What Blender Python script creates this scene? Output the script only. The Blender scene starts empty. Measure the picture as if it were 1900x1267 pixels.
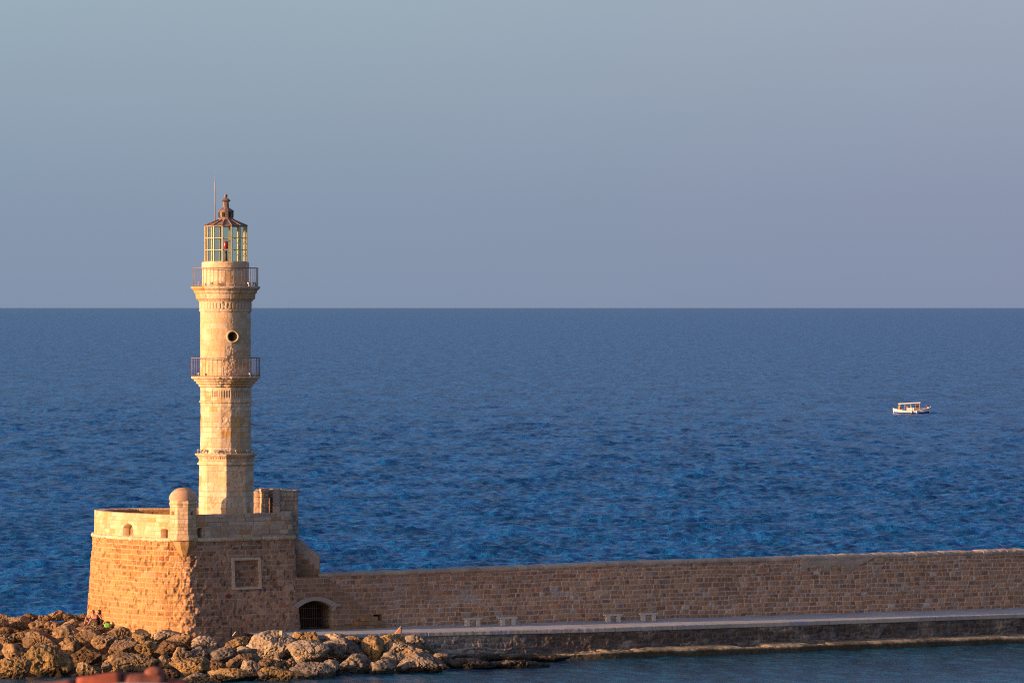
import bpy, bmesh, math, random
import numpy as np
from mathutils import Vector, Matrix
R = math.radians
scene = bpy.context.scene

# ------------------------------------------------------------------ camera, sky, sun, exposure
F = 9280.0; YH = 570.0; H = 20.0            # focal length in photo pixels, horizon row, eye height
cam_d = bpy.data.cameras.new('camera'); cam = bpy.data.objects.new('camera', cam_d)
scene.collection.objects.link(cam); scene.camera = cam
cam.location = (0, 0, H); cam.rotation_euler = (R(90), 0, 0)
cam_d.sensor_width = 36.0; cam_d.lens = 36.0 * F / 1900.0
cam_d.shift_y = -(633.5 - YH) / 1900.0
cam_d.clip_start = 1.0; cam_d.clip_end = 400000.0
cam_d.dof.use_dof = True; cam_d.dof.focus_distance = 286.0; cam_d.dof.aperture_fstop = 9.0

SUN_AZ = 22.0; SUN_EL = 8.0                 # the sun stands to the left and slightly behind the camera side
sd = Vector((-math.cos(R(SUN_AZ)) * math.cos(R(SUN_EL)), -math.sin(R(SUN_AZ)) * math.cos(R(SUN_EL)), math.sin(R(SUN_EL))))
world = bpy.data.worlds.new('World'); scene.world = world; world.use_nodes = True
wn = world.node_tree; wn.nodes.clear()
def N(nt, typ, **kw):
    n = nt.nodes.new(typ)
    for k, v in kw.items():
        if k.startswith('_'): n.inputs[k[1:].replace('_', ' ')].default_value = v
        else: setattr(n, k, v)
    return n
def ramp(nt, stops, interp='LINEAR'):
    n = nt.nodes.new('ShaderNodeValToRGB'); cr = n.color_ramp; cr.interpolation = interp
    while len(cr.elements) > 1: cr.elements.remove(cr.elements[-1])
    cr.elements[0].position = stops[0][0]; cr.elements[0].color = (*stops[0][1], 1)
    for p, c in stops[1:]:
        e = cr.elements.new(p); e.color = (*c, 1)
    return n
sky = N(wn, 'ShaderNodeTexSky', sky_type='NISHITA', sun_disc=False)
sky.sun_elevation = R(SUN_EL); sky.sun_rotation = math.atan2(sd.x, sd.y)
sky.air_density = 1.0; sky.dust_density = 1.5; sky.ozone_density = 2.0
skym = N(wn, 'ShaderNodeVectorMath', operation='SCALE'); skym.inputs['Scale'].default_value = 0.15
wn.links.new(sky.outputs[0], skym.inputs[0])
tc = N(wn, 'ShaderNodeTexCoord'); sep = N(wn, 'ShaderNodeSeparateXYZ')
wn.links.new(tc.outputs['Generated'], sep.inputs[0])
# hazy evening band low over the sea on the side away from the sun
el = N(wn, 'ShaderNodeMapRange'); el.inputs['From Min'].default_value = 0.0; el.inputs['From Max'].default_value = 0.30
wn.links.new(sep.outputs['Z'], el.inputs['Value'])
band = ramp(wn, [(0.0, (.136, .176, .243)), (0.07, (.150, .192, .252)), (0.205, (.197, .251, .292)), (0.42, (.14, .21, .31)), (1.0, (.045, .10, .24))])
wn.links.new(el.outputs[0], band.inputs[0])
az = N(wn, 'ShaderNodeMapRange'); az.inputs['From Min'].default_value = -0.12; az.inputs['From Max'].default_value = 0.12
wn.links.new(sep.outputs['X'], az.inputs['Value'])
tint = ramp(wn, [(0.0, (1.0, 1.03, 1.04)), (0.45, (1.03, 1.01, 1.03)), (1.0, (1.06, .96, 1.03))])
wn.links.new(az.outputs[0], tint.inputs[0])
bm_ = N(wn, 'ShaderNodeVectorMath', operation='MULTIPLY')
wn.links.new(band.outputs[0], bm_.inputs[0]); wn.links.new(tint.outputs[0], bm_.inputs[1])
dt = N(wn, 'ShaderNodeVectorMath', operation='DOT_PRODUCT'); dt.inputs[1].default_value = (-sd.x, -sd.y, 0)
wn.links.new(tc.outputs['Generated'], dt.inputs[0])
sm = N(wn, 'ShaderNodeMapRange', interpolation_type='SMOOTHSTEP'); sm.inputs['From Min'].default_value = -0.5; sm.inputs['From Max'].default_value = 0.2
wn.links.new(dt.outputs['Value'], sm.inputs['Value'])
se = N(wn, 'ShaderNodeMapRange', interpolation_type='SMOOTHSTEP'); se.inputs['From Min'].default_value = 0.75; se.inputs['From Max'].default_value = 0.2
wn.links.new(sep.outputs['Z'], se.inputs['Value'])
fm = N(wn, 'ShaderNodeMath', operation='MULTIPLY'); wn.links.new(sm.outputs[0], fm.inputs[0]); wn.links.new(se.outputs[0], fm.inputs[1])
mx = N(wn, 'ShaderNodeMix', data_type='RGBA')
warm = N(wn, 'ShaderNodeVectorMath', operation='MULTIPLY'); warm.inputs[1].default_value = (1.13, .95, 1.04)   # dusty evening air
wn.links.new(skym.outputs[0], warm.inputs[0])
wn.links.new(fm.outputs[0], mx.inputs[0]); wn.links.new(warm.outputs[0], mx.inputs[6]); wn.links.new(bm_.outputs[0], mx.inputs[7])
bg = N(wn, 'ShaderNodeBackground'); wo = N(wn, 'ShaderNodeOutputWorld')
wn.links.new(mx.outputs[2], bg.inputs[0]); wn.links.new(bg.outputs[0], wo.inputs[0])

sl = bpy.data.lights.new('sun', 'SUN'); so = bpy.data.objects.new('sun', sl); scene.collection.objects.link(so)
sl.energy = 5.0; sl.angle = R(0.6); sl.color = (1.0, 0.61, 0.335)
so.rotation_euler = sd.to_track_quat('Z', 'Y').to_euler()
scene.view_settings.view_transform = 'Standard'; scene.view_settings.look = 'None'
scene.view_settings.exposure = 0.7; scene.view_settings.gamma = 1.0
scene.cycles.max_bounces = 6; scene.cycles.filter_width = 1.05; scene.cycles.transparent_max_bounces = 16; scene.cycles.volume_bounces = 0
scene.cycles.use_denoising = False

# ------------------------------------------------------------------ helpers
def P(px, py, D): return Vector(((px - 950) / F * D, D, H - (py - YH) / F * D))
def G(px, py, z):
    D = (H - z) * F / (py - YH); return Vector(((px - 950) / F * D, D, z))
C = scene.collection
def tag(o, label=None, cat=None, group=None, kind=None):
    if label: o['label'] = label
    if cat: o['category'] = cat
    if group: o['group'] = group
    if kind: o['kind'] = kind
    return o
def thing(name, label, cat, loc=(0, 0, 0), group=None):
    o = bpy.data.objects.new(name, None); C.objects.link(o); o.location = loc
    return tag(o, label, cat, group)
def link(name, me, mat, parent=None):
    o = bpy.data.objects.new(name, me); C.objects.link(o)
    if mat is not None and len(me.materials) == 0: me.materials.append(mat)
    if parent is not None:
        o.parent = parent; o.matrix_parent_inverse = Matrix.Translation(-parent.location)
    return o
def copy_tree(o, parent=None):
    c = o.copy(); C.objects.link(c)
    if parent is not None: c.parent = parent
    for ch in list(o.children): copy_tree(ch, c)
    return c
def smooth(me, on=True):
    me.polygons.foreach_set('use_smooth', [on] * len(me.polygons))

def hsh(ix, iy, iz, seed):
    h = (ix.astype(np.int64) * 374761393 + iy.astype(np.int64) * 668265263 + iz.astype(np.int64) * 2147483647 + seed * 974711) & 0xFFFFFFFF
    h = ((h ^ (h >> 13)) * 1274126177) & 0xFFFFFFFF
    h = ((h ^ (h >> 16)) * 2246822519) & 0xFFFFFFFF
    return ((h ^ (h >> 15)) & 0xFFFFFF) / float(0xFFFFFF)
def vnoise(p, seed=0):
    f = np.floor(p); t = p - f; t = t * t * (3 - 2 * t); i = f.astype(np.int64)
    out = 0
    for a in (0, 1):
        wa = t[..., 0] if a else 1 - t[..., 0]
        for b in (0, 1):
            wb = t[..., 1] if b else 1 - t[..., 1]
            for c in (0, 1):
                wc = t[..., 2] if c else 1 - t[..., 2]
                out = out + wa * wb * wc * hsh(i[..., 0] + a, i[..., 1] + b, i[..., 2] + c, seed)
    return out
def fbm(p, octv=4, seed=0, gain=.5):
    s = 0; a = 1.0; n = 0
    for k in range(octv):
        s = s + a * vnoise(p * (2.03 ** k) + 17.3 * k, seed + k); n += a; a *= gain
    return s / n
def ss(a, b, x):
    t = np.clip((x - a) / (b - a), 0, 1); return t * t * (3 - 2 * t)

def masonry(u, v, seed, rows=(.2, .32), blk=(.25, .62), warp=.03, wf=1.2, round_=0.3):
    z = np.zeros_like(u) + seed
    u2 = u + warp * 2 * (vnoise(np.stack([u * wf, v * wf, z], -1), seed) - .5) + warp * .6 * (vnoise(np.stack([u * wf * 5, v * wf * 5, z], -1), seed + 5) - .5)
    v2 = v + warp * 2 * (vnoise(np.stack([u * wf * .8, v * wf, z + 9], -1), seed + 1) - .5) + warp * .6 * (vnoise(np.stack([u * wf * 5, v * wf * 5, z + 4], -1), seed + 6) - .5)
    rng = np.random.default_rng(seed)
    vmin, vmax = v2.min() - 1, v2.max() + 1
    b = [vmin]
    while b[-1] < vmax: b.append(b[-1] + rng.uniform(*rows))
    b = np.array(b); r = np.clip(np.searchsorted(b, v2, 'right') - 1, 0, len(b) - 2)
    dv = np.minimum(v2 - b[r], b[r + 1] - v2)
    du = np.zeros_like(u); rnd = np.zeros(u.shape + (4,))
    umin, umax = u2.min() - 1, u2.max() + 1
    for k in range(len(b) - 1):
        m = r == k
        c = umin + np.cumsum(rng.uniform(blk[0], blk[1], int((umax - umin) / blk[0]) + 4)) - rng.uniform(0, blk[1])
        rr = rng.random((len(c) + 1, 4))
        if not m.any(): continue
        j = np.clip(np.searchsorted(c, u2[m], 'right'), 1, len(c) - 1)
        du[m] = np.minimum(u2[m] - c[j - 1], c[j] - u2[m]); rnd[m] = rr[j]
    dv = np.maximum(dv, 0); du = np.maximum(du, 0)
    q = .06
    a_ = np.maximum(q - du, 0); b_ = np.maximum(q - dv, 0)
    d = np.where((a_ > 0) & (b_ > 0), q - np.sqrt(a_ * a_ + b_ * b_), np.minimum(du, dv))
    d = np.maximum(d * round_ + np.minimum(du, dv) * (1 - round_), 0)
    return d, rnd, r

def grid_mesh(name, V, col=None, closed=False, mask=None, rough=None):
    nu, nv = V.shape[:2]
    idx = np.arange(nu * nv).reshape(nu, nv)
    a = idx[:-1, :-1]; b = idx[1:, :-1]; c = idx[1:, 1:]; d = idx[:-1, 1:]
    q = np.stack([a, b, c, d], -1).reshape(-1, 4)
    if closed:
        q2 = np.stack([idx[-1, :-1], idx[0, :-1], idx[0, 1:], idx[-1, 1:]], -1).reshape(-1, 4); q = np.concatenate([q, q2])
    if mask is not None:
        q = q[mask(V.reshape(-1, 3)[q].mean(1))]
    me = bpy.data.meshes.new(name)
    me.vertices.add(nu * nv); me.vertices.foreach_set('co', V.reshape(-1).astype(np.float32))
    me.loops.add(q.size); me.loops.foreach_set('vertex_index', q.reshape(-1).astype(np.int32))
    me.polygons.add(len(q)); me.polygons.foreach_set('loop_start', np.arange(0, q.size, 4, dtype=np.int32))
    me.polygons.foreach_set('loop_total', np.full(len(q), 4, dtype=np.int32))
    me.update(calc_edges=True)
    if col is not None:
        at = me.color_attributes.new('Col', 'FLOAT_COLOR', 'POINT')
        cc = np.ones((nu * nv, 4), np.float32); cc[:, :3] = col.reshape(-1, 3); at.data.foreach_set('color', cc.reshape(-1))
    smooth(me)
    return me

def resample(pts, res, closed=False):
    pts = np.array([tuple(p)[:2] for p in pts], float)
    if closed: pts = np.vstack([pts, pts[:1]])
    seg = np.hypot(*(pts[1:] - pts[:-1]).T); s = np.concatenate([[0], np.cumsum(seg)])
    n = max(2, int(round(s[-1] / res)) + 1)
    t = np.linspace(0, s[-1], n)
    if closed: t = t[:-1]
    return np.stack([np.interp(t, s, pts[:, 0]), np.interp(t, s, pts[:, 1])], -1), t
def smooth_path(p, k, closed):
    for _ in range(k):
        if closed: p = (np.roll(p, 1, 0) + 2 * p + np.roll(p, -1, 0)) / 4
        else:
            q = p.copy(); q[1:-1] = (p[:-2] + 2 * p[1:-1] + p[2:]) / 4; p = q
    return p
def normals(p, closed):
    if closed: t = np.roll(p, -1, 0) - np.roll(p, 1, 0)
    else: t = np.gradient(p, axis=0)
    t /= np.linalg.norm(t, axis=1)[:, None] + 1e-12
    return np.stack([t[:, 1], -t[:, 0]], -1)
def res_prof(prof, res):
    prof = np.array(prof, float); out = [prof[0]]; nn = []
    for a, b in zip(prof[:-1], prof[1:]):
        L = np.hypot(*(b - a)); n = max(1, int(math.ceil(L / res)))
        for k in range(1, n + 1): out.append(a + (b - a) * k / n)
    out = np.array(out); t = np.gradient(out, axis=0); t /= np.linalg.norm(t, axis=1)[:, None] + 1e-9
    v = np.concatenate([[0], np.cumsum(np.hypot(*(out[1:] - out[:-1]).T))])
    return out, np.stack([t[:, 1], -t[:, 0]], -1), v
def sweep(name, path, prof, mat, fn, parent=None, closed=False, res=.04, sm=0, pre=None, nrm=None, zmod=None, u=None):
    if pre is None:
        p, u = resample(path, res, closed); p = smooth_path(p, sm, closed); n = normals(p, closed)
    else: p, n, u = pre
    pr, pn, v = res_prof(prof, res)
    U, V = np.meshgrid(u, v, indexing='ij')
    base = np.zeros(U.shape + (3,))
    base[..., :2] = p[:, None, :] + n[:, None, :] * pr[None, :, 0, None]; base[..., 2] = pr[None, :, 1]
    nv_ = np.zeros(U.shape + (3,)); nv_[..., :2] = n[:, None, :] * pn[None, :, 0, None]; nv_[..., 2] = pn[None, :, 1]
    if zmod is not None: base[..., 2] = zmod(U, base[..., 2])
    col, disp = fn(U, V, base)
    base = base + nv_ * np.asarray(disp)[..., None]
    me = grid_mesh(name, base, col, closed)
    return link(name, me, mat, parent)

def stone_mat(name, bump=.6, scale=14.0, var=.35, rough=.92, dist=.03):
    m = bpy.data.materials.new(name); m.use_nodes = True; nt = m.node_tree; b = nt.nodes['Principled BSDF']
    b.inputs['Roughness'].default_value = rough; b.inputs['Specular IOR Level'].default_value = .2
    at = N(nt, 'ShaderNodeAttribute', attribute_name='Col'); tcn = N(nt, 'ShaderNodeTexCoord')
    n1 = N(nt, 'ShaderNodeTexNoise'); n1.inputs['Scale'].default_value = scale; n1.inputs['Detail'].default_value = 5; n1.inputs['Roughness'].default_value = .65
    nt.links.new(tcn.outputs['Object'], n1.inputs['Vector'])
    mr = N(nt, 'ShaderNodeMapRange'); mr.inputs['From Min'].default_value = .3; mr.inputs['From Max'].default_value = .7
    mr.inputs['To Min'].default_value = 1 - var; mr.inputs['To Max'].default_value = 1 + var * .7
    nt.links.new(n1.outputs['Fac'], mr.inputs['Value'])
    vm = N(nt, 'ShaderNodeVectorMath', operation='SCALE'); nt.links.new(at.outputs['Color'], vm.inputs[0]); nt.links.new(mr.outputs[0], vm.inputs['Scale'])
    nt.links.new(vm.outputs[0], b.inputs['Base Color'])
    n2 = N(nt, 'ShaderNodeTexNoise'); n2.inputs['Scale'].default_value = scale * .7; n2.inputs['Detail'].default_value = 6; n2.inputs['Roughness'].default_value = .7
    nt.links.new(tcn.outputs['Object'], n2.inputs['Vector'])
    bp = N(nt, 'ShaderNodeBump'); bp.inputs['Strength'].default_value = bump; bp.inputs['Distance'].default_value = dist
    nt.links.new(n2.outputs['Fac'], bp.inputs['Height']); nt.links.new(bp.outputs[0], b.inputs['Normal'])
    return m
def plain(name, col, rough=.6, metal=0.0, var=.15, scale=20.0, bump=0.0):
    m = bpy.data.materials.new(name); m.use_nodes = True; nt = m.node_tree; b = nt.nodes['Principled BSDF']
    b.inputs['Roughness'].default_value = rough; b.inputs['Metallic'].default_value = metal
    tcn = N(nt, 'ShaderNodeTexCoord'); n1 = N(nt, 'ShaderNodeTexNoise'); n1.inputs['Scale'].default_value = scale; n1.inputs['Detail'].default_value = 4
    nt.links.new(tcn.outputs['Object'], n1.inputs['Vector'])
    rp = ramp(nt, [(.3, tuple(c * (1 - var) for c in col)), (.7, tuple(min(1, c * (1 + var)) for c in col))])
    nt.links.new(n1.outputs['Fac'], rp.inputs[0]); nt.links.new(rp.outputs[0], b.inputs['Base Color'])
    if bump:
        bp = N(nt, 'ShaderNodeBump'); bp.inputs['Strength'].default_value = bump; bp.inputs['Distance'].default_value = .03
        nt.links.new(n1.outputs['Fac'], bp.inputs['Height']); nt.links.new(bp.outputs[0], b.inputs['Normal'])
    return m
M_stone = stone_mat('rough_stone'); M_fine = stone_mat('dressed_stone', .35, 10, .16, .88, .02)
M_rock = stone_mat('boulder_rock', .9, 5.5, .45, .95, .07)
M_iron = plain('rusty_iron', (.16, .08, .045), .7, .3)
M_darkiron = plain('dark_iron', (.035, .028, .025), .6, .4)
M_rail = plain('railing_iron', (.30, .18, .13), .65, .2)
M_cream = plain('cream_paint', (.50, .41, .22), .5)
M_copper = plain('weathered_copper', (.25, .15, .11), .7, .1, .5, 6)
M_dark = plain('dark_void', (.02, .017, .015), .9)

def lerpc(a, b, t):
    a = np.asarray(a, float); b = np.asarray(b, float); return a + (b - a) * np.asarray(t)[..., None]
def block_cols(rnd, palette, weights, bright=.25):
    pal = np.array(palette); cw = np.cumsum(np.array(weights) / sum(weights))
    k = np.clip(np.searchsorted(cw, rnd[..., 0]), 0, len(pal) - 1)
    return pal[k] * (1 + bright * 2 * (rnd[..., 1] - .5))[..., None]

# palettes (surface colours of the stones)
FORT_P = [(.39, .190, .062), (.42, .212, .075), (.335, .165, .060), (.36, .135, .043), (.45, .255, .12)]
FORT_W = [4, 4, 3, 1, 1.2]
PALE_P = [(.66, .44, .25), (.61, .39, .21), (.70, .48, .30), (.58, .32, .13), (.54, .36, .21)]
PALE_W = [5, 4, 3, 1, 1.5]
WALL_P = [(.48, .245, .118), (.42, .21, .102), (.51, .285, .148), (.35, .22, .145), (.49, .21, .10), (.54, .39, .27)]
WALL_W = [5, 4, 3, 1.4, .9, .8]

# ------------------------------------------------------------------ sea and harbour water
WALLFOOT = [G(540, 1170.7, 1.6), G(720, 1163.6, 1.6), G(920, 1158, 1.6), G(1120, 1152.5, 1.6), G(1450, 1141.6, 1.6), G(1900, 1128, 1.6), G(2400, 1114.5, 1.6)]
def water_mat(name, deep, light, rough, noise, bumpS, spec):
    m = bpy.data.materials.new(name); m.use_nodes = True; nt = m.node_tree; b = nt.nodes['Principled BSDF']
    b.inputs['IOR'].default_value = 1.333; b.inputs['Roughness'].default_value = rough
    ge = N(nt, 'ShaderNodeNewGeometry'); mp = N(nt, 'ShaderNodeMapping'); mp.inputs['Scale'].default_value = (1, .55, 1); mp.inputs['Rotation'].default_value = (0, 0, R(12))
    nt.links.new(ge.outputs['Position'], mp.inputs[0])
    # ripple light and dark painted into colour and gloss, as wind streaks
    mp2 = N(nt, 'ShaderNodeMapping'); mp2.inputs['Scale'].default_value = (1, .42, 1); mp2.inputs['Rotation'].default_value = (0, 0, R(3)); nt.links.new(ge.outputs['Position'], mp2.inputs[0])
    n0 = N(nt, 'ShaderNodeTexNoise'); n0.inputs['Scale'].default_value = .10; n0.inputs['Detail'].default_value = 8; n0.inputs['Roughness'].default_value = .92; n0.inputs['Distortion'].default_value = .1
    nt.links.new(mp2.outputs[0], n0.inputs['Vector'])
    mp3 = N(nt, 'ShaderNodeMapping'); mp3.inputs['Scale'].default_value = (1, .55, 1); mp3.inputs['Rotation'].default_value = (0, 0, R(-4)); nt.links.new(ge.outputs['Position'], mp3.inputs[0])
    n3 = N(nt, 'ShaderNodeTexNoise'); n3.inputs['Scale'].default_value = .75; n3.inputs['Detail'].default_value = 3; n3.inputs['Roughness'].default_value = .6; n3.inputs['Distortion'].default_value = .2
    nt.links.new(mp3.outputs[0], n3.inputs['Vector'])
    av = N(nt, 'ShaderNodeMix', data_type='FLOAT'); av.inputs[0].default_value = .5; nt.links.new(n0.outputs['Fac'], av.inputs[2]); nt.links.new(n3.outputs['Fac'], av.inputs[3])
    mp4 = N(nt, 'ShaderNodeMapping'); mp4.inputs["Scale"].default_value = (1, .13, 1); mp4.inputs['Rotation'].default_value = (0, 0, R(2)); nt.links.new(ge.outputs['Position'], mp4.inputs[0])
    n4 = N(nt, 'ShaderNodeTexNoise'); n4.inputs['Scale'].default_value = .16; n4.inputs['Detail'].default_value = 3; n4.inputs['Roughness'].default_value = .8
    nt.links.new(mp4.outputs[0], n4.inputs['Vector'])
    av2 = N(nt, 'ShaderNodeMix', data_type='FLOAT'); av2.inputs[0].default_value = .30; nt.links.new(av.outputs[0], av2.inputs[2]); nt.links.new(n4.outputs['Fac'], av2.inputs[3]); av = av2
    rp = ramp(nt, [(.44, deep), (.565, light)]); nt.links.new(av.outputs[0], rp.inputs[0])
    nt.links.new(rp.outputs[0], b.inputs['Base Color'])
    mr = N(nt, 'ShaderNodeMapRange'); mr.inputs['From Min'].default_value = .45; mr.inputs['From Max'].default_value = .56; mr.inputs['To Min'].default_value = spec[0]; mr.inputs['To Max'].default_value = spec[1]
    nt.links.new(av.outputs[0], mr.inputs['Value']); nt.links.new(mr.outputs[0], b.inputs['Specular IOR Level'])
    n1 = N(nt, 'ShaderNodeTexNoise'); n1.inputs['Scale'].default_value = noise; n1.inputs['Detail'].default_value = 5; n1.inputs['Roughness'].default_value = .6; n1.inputs['Distortion'].default_value = .4
    nt.links.new(mp.outputs[0], n1.inputs['Vector'])
    bp = N(nt, 'ShaderNodeBump'); bp.inputs['Strength'].default_value = 1.0; bp.inputs['Distance'].default_value = bumpS
    nt.links.new(n1.outputs['Fac'], bp.inputs['Height']); nt.links.new(bp.outputs[0], b.inputs['Normal'])
    return m
M_sea = water_mat('sea_water', (.003, .045, .132), (.009, .142, .385), .25, 2.2, .30, (.06, .17))
M_harb = water_mat('harbour_water', (.006, .045, .075), (.010, .11, .18), .15, 2.6, .12, (.25, .5))

def side(x, y):        # signed distance behind (+, sea side) of the breakwater line
    a = np.array([(-400, 160), (-60, 266), (-26, 289.5), (-17, 287.2), *[(p.x, p.y + .6) for p in WALLFOOT[:]], (400, 470)])
    yy = np.interp(x, a[:, 0], a[:, 1]); return y - yy
def wave_field(X, Y, seed, lams, slope, spread, dirn, sharp=1.0, dx=None):
    rng = np.random.default_rng(seed); h = np.zeros_like(X); k_all = []
    for lam in lams:
        th = dirn + rng.normal(0, spread); k = 2 * math.pi / lam
        kx, ky = k * math.cos(th), k * math.sin(th); ph = rng.uniform(0, 6.283)
        A = slope * lam / (2 * math.pi)
        att = 1.0
        if dx is not None:
            lx = 2 * math.pi / (abs(kx) + 1e-6); att = ss(2.0, 5.0, lx / dx)
        w = np.sin(kx * X + ky * Y + ph)
        h = h + A * att * (1 - sharp * .5 * (1 - w) * .0) * w
    return h
def fan(name, tvals, mat, seed, harbour):
    ang = np.concatenate([np.linspace(-.9, -.14, 40)[:-1], np.linspace(-.14, .14, 1250), np.linspace(.14, .9, 40)[1:]])
    D = H * F / tvals
    A, DD = np.meshgrid(ang, D, indexing='ij')
    X = A * DD; Y = DD + 0 * A
    dx = np.abs(DD * np.gradient(ang)[:, None])
    rng = np.random.default_rng(seed)
    if harbour:
        lams = np.exp(rng.uniform(math.log(.5), math.log(4.0), 44)); h = wave_field(X, Y, seed, lams, .019, .9, R(60), dx=dx)
        h *= .55 + .5 * vnoise(np.stack([X * .05, Y * .05, 0 * X], -1), 3)
    else:
        lams = np.exp(rng.uniform(math.log(.7), math.log(6.0), 84)); h = wave_field(X, Y, seed, lams, .036, .70, R(75), dx=dx)
        g = fbm(np.stack([X / 60, Y / 120, 0 * X], -1), 3, 8); h *= .6 + .8 * g
        s = .45; h = np.where(h > 0, h * (1 + s * h), h * (1 - .25 * np.minimum(-h, 1)))
    V = np.stack([X, Y, h], -1)
    mask = (lambda c: side(c[:, 0], c[:, 1]) <= 0) if harbour else (lambda c: side(c[:, 0], c[:, 1]) > -.3)
    me = grid_mesh(name, V, None, False, mask)
    o = link(name, me, mat)
    return o
t_sea = np.concatenate([[2.0, 2.4, 2.9, 3.5], np.arange(4.2, 640, .7), np.linspace(642, 1400, 30)])
sea = fan('sea', t_sea, M_sea, 11, False); tag(sea, 'deep blue open sea with short wind waves out to the horizon', kind='structure')
t_h = np.concatenate([np.arange(560, 705, .55), np.geomspace(706, 3300, 60)])
harb = fan('harbour_water', t_h, M_harb, 23, True); tag(harb, 'calm dark teal harbour water in front of the quay', kind='structure')
# seabed under everything, so nothing is bottomless
bm = bmesh.new(); bmesh.ops.create_grid(bm, x_segments=2, y_segments=2, size=150000)
me = bpy.data.meshes.new('seabed'); bm.to_mesh(me); bm.free()
sb = link('seabed', me, plain('seabed_sand', (.05, .06, .05), .9)); sb.location = (0, 0, -6); tag(sb, kind='structure')

# ------------------------------------------------------------------ breakwater wall
def stain(X3, s=.6, seed=3): return fbm(X3 * s, 4, seed)
wall_t = thing('breakwater_wall', 'long brown stone breakwater wall running from the fort to the right edge', 'wall', tuple(WALLFOOT[0]))
wp, wu = resample(WALLFOOT, .036); wp = smooth_path(wp, 200, False); wnm = normals(wp, False)
WU_of = lambda px: float(np.interp((px - 950) / F, wp[:, 0] / wp[:, 1], wu))   # distance along the wall of a bearing
ztop = lambda U: np.interp(U, [WU_of(600), WU_of(760), WU_of(1120), WU_of(1450), WU_of(1900), wu[-1]], [4.78, 4.76, 4.97, 5.02, 5.12, 5.22])
Z0 = 1.3
def wz(U, z):
    zt = ztop(U) - .13
    return np.where(z > Z0, Z0 + (z - Z0) * (zt - Z0) / (5.0 - Z0), z)
gate_u0, gate_u1 = WU_of(550), WU_of(616); gate_top = 3.30
hole_u0, hole_u1 = WU_of(694), WU_of(710)
def wall_fn(U, V, X3):
    d, rnd, r = masonry(U, X3[..., 2], 41, (.19, .30), (.20, .55), .05)
    col = block_cols(rnd, WALL_P, WALL_W, .30)
    mort = np.array((.62, .45, .35))
    lime = fbm(np.stack([U * .28, X3[..., 2] * .9, 0 * U], -1), 4, 6)
    pale_patch = ss(.56, .66, lime) * np.clip(1.35 - np.abs(U - WU_of(930)) / 9.0, 0, 1)
    col = lerpc(col, (.50, .42, .35), pale_patch * ss(.35, .8, rnd[..., 2]) * .8)
    # smoother squared courses beside the stair and the repaired pale panel near the top
    z = X3[..., 2]
    step = np.floor((U - WU_of(545)) / .30) * .30
    stairline = 4.75 - (step - (WU_of(600) - WU_of(545))) * .80
    reg = (z < stairline) & (U < WU_of(712))
    d2, rnd2, _ = masonry(U, z, 77, (.25, .27), (.34, .62), .008)
    c2 = block_cols(rnd2, [(.33, .185, .095), (.37, .215, .11), (.30, .17, .09), (.41, .20, .09)], [4, 3, 3, 1], .16)
    panel = (z > ztop(U) - .62 - .25 * np.floor((U - WU_of(1500)) / .8 % 2)) & (U > WU_of(1487)) & (U < WU_of(1632) - (ztop(U) - z) * 2.2)
    c3 = block_cols(rnd2, [(.46, .34, .24), (.49, .36, .25), (.42, .31, .22)], [1, 1, 1], .06)
    m = ss(.014, .038, d); mixc = lerpc(mort, (1, 1, 1), m)
    out = mort + (col - mort) * m[..., None]
    m2 = ss(.008, .024, d2); o2 = np.array((.50, .36, .28)) + (c2 - np.array((.50, .36, .28))) * m2[..., None]
    out = np.where(reg[..., None], o2, out); out = np.where(panel[..., None], c3, out)
    disp = (m - 1) * .03 + (rnd[..., 3] - .5) * .035 + (fbm(X3 * 7, 3, 9) - .5) * .06
    disp = np.where(reg | panel, (m2 - 1) * .012 + (rnd2[..., 3] - .5) * .015 + .05, disp)
    s = stain(X3, .55, 12); out = out * (.80 + .42 * s)[..., None]
    out = lerpc(out, (.30, .15, .085), .35 * ss(.5, .7, fbm(np.stack([U * .12, z * .7, U * 0], -1), 3, 20)))
    # gate passage and drain opening, inner shade put into the colour
    uc = (gate_u0 + gate_u1) / 2; hw = (gate_u1 - gate_u0) / 2
    arch = gate_top - .42 * np.clip(((U - uc) / hw), -1, 1) ** 2
    g = (np.abs(U - uc) < hw) & (z < arch)
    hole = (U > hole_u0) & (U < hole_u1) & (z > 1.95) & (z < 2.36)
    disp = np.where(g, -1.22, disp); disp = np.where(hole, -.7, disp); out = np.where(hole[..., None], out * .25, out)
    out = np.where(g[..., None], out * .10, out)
    return out, disp
sweep('wall', None, [(.02, .6), (.0, Z0), (-.10, 5.0)], M_stone, wall_fn, wall_t, pre=(wp, wnm, wu), res=.036, zmod=wz)
def coping_fn(U, V, X3):
    d, rnd, r = masonry(U, V * 0 + 5, 91, (2, 3), (.5, 1.1), .004)
    col = block_cols(rnd, [(.50, .36, .26), (.46, .33, .24), (.54, .40, .28)], [1, 1, 1], .07)
    col = col * (.72 + .5 * stain(X3, 1.1, 31))[..., None]
    m = ss(.004, .02, d)
    disp = (m - 1) * .02 + (fbm(X3 * np.array((2.2, 2.2, 4)), 3, 33) - .5) * .10 + (rnd[..., 3] - .5) * .04
    return col, disp
cz = lambda U, z: z + (ztop(U) - 5.0)
cp = wu > WU_of(592)
sweep('coping', None, [(-.14, 4.80), (-.05, 4.86), (-.04, 4.98), (-.14, 5.04), (-.75, 5.10), (-1.35, 5.04), (-1.40, 4.8), (-1.45, -1.5)], M_fine, coping_fn, wall_t,
      pre=(wp[cp], wnm[cp], wu[cp]), res=.06, zmod=cz)

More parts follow.
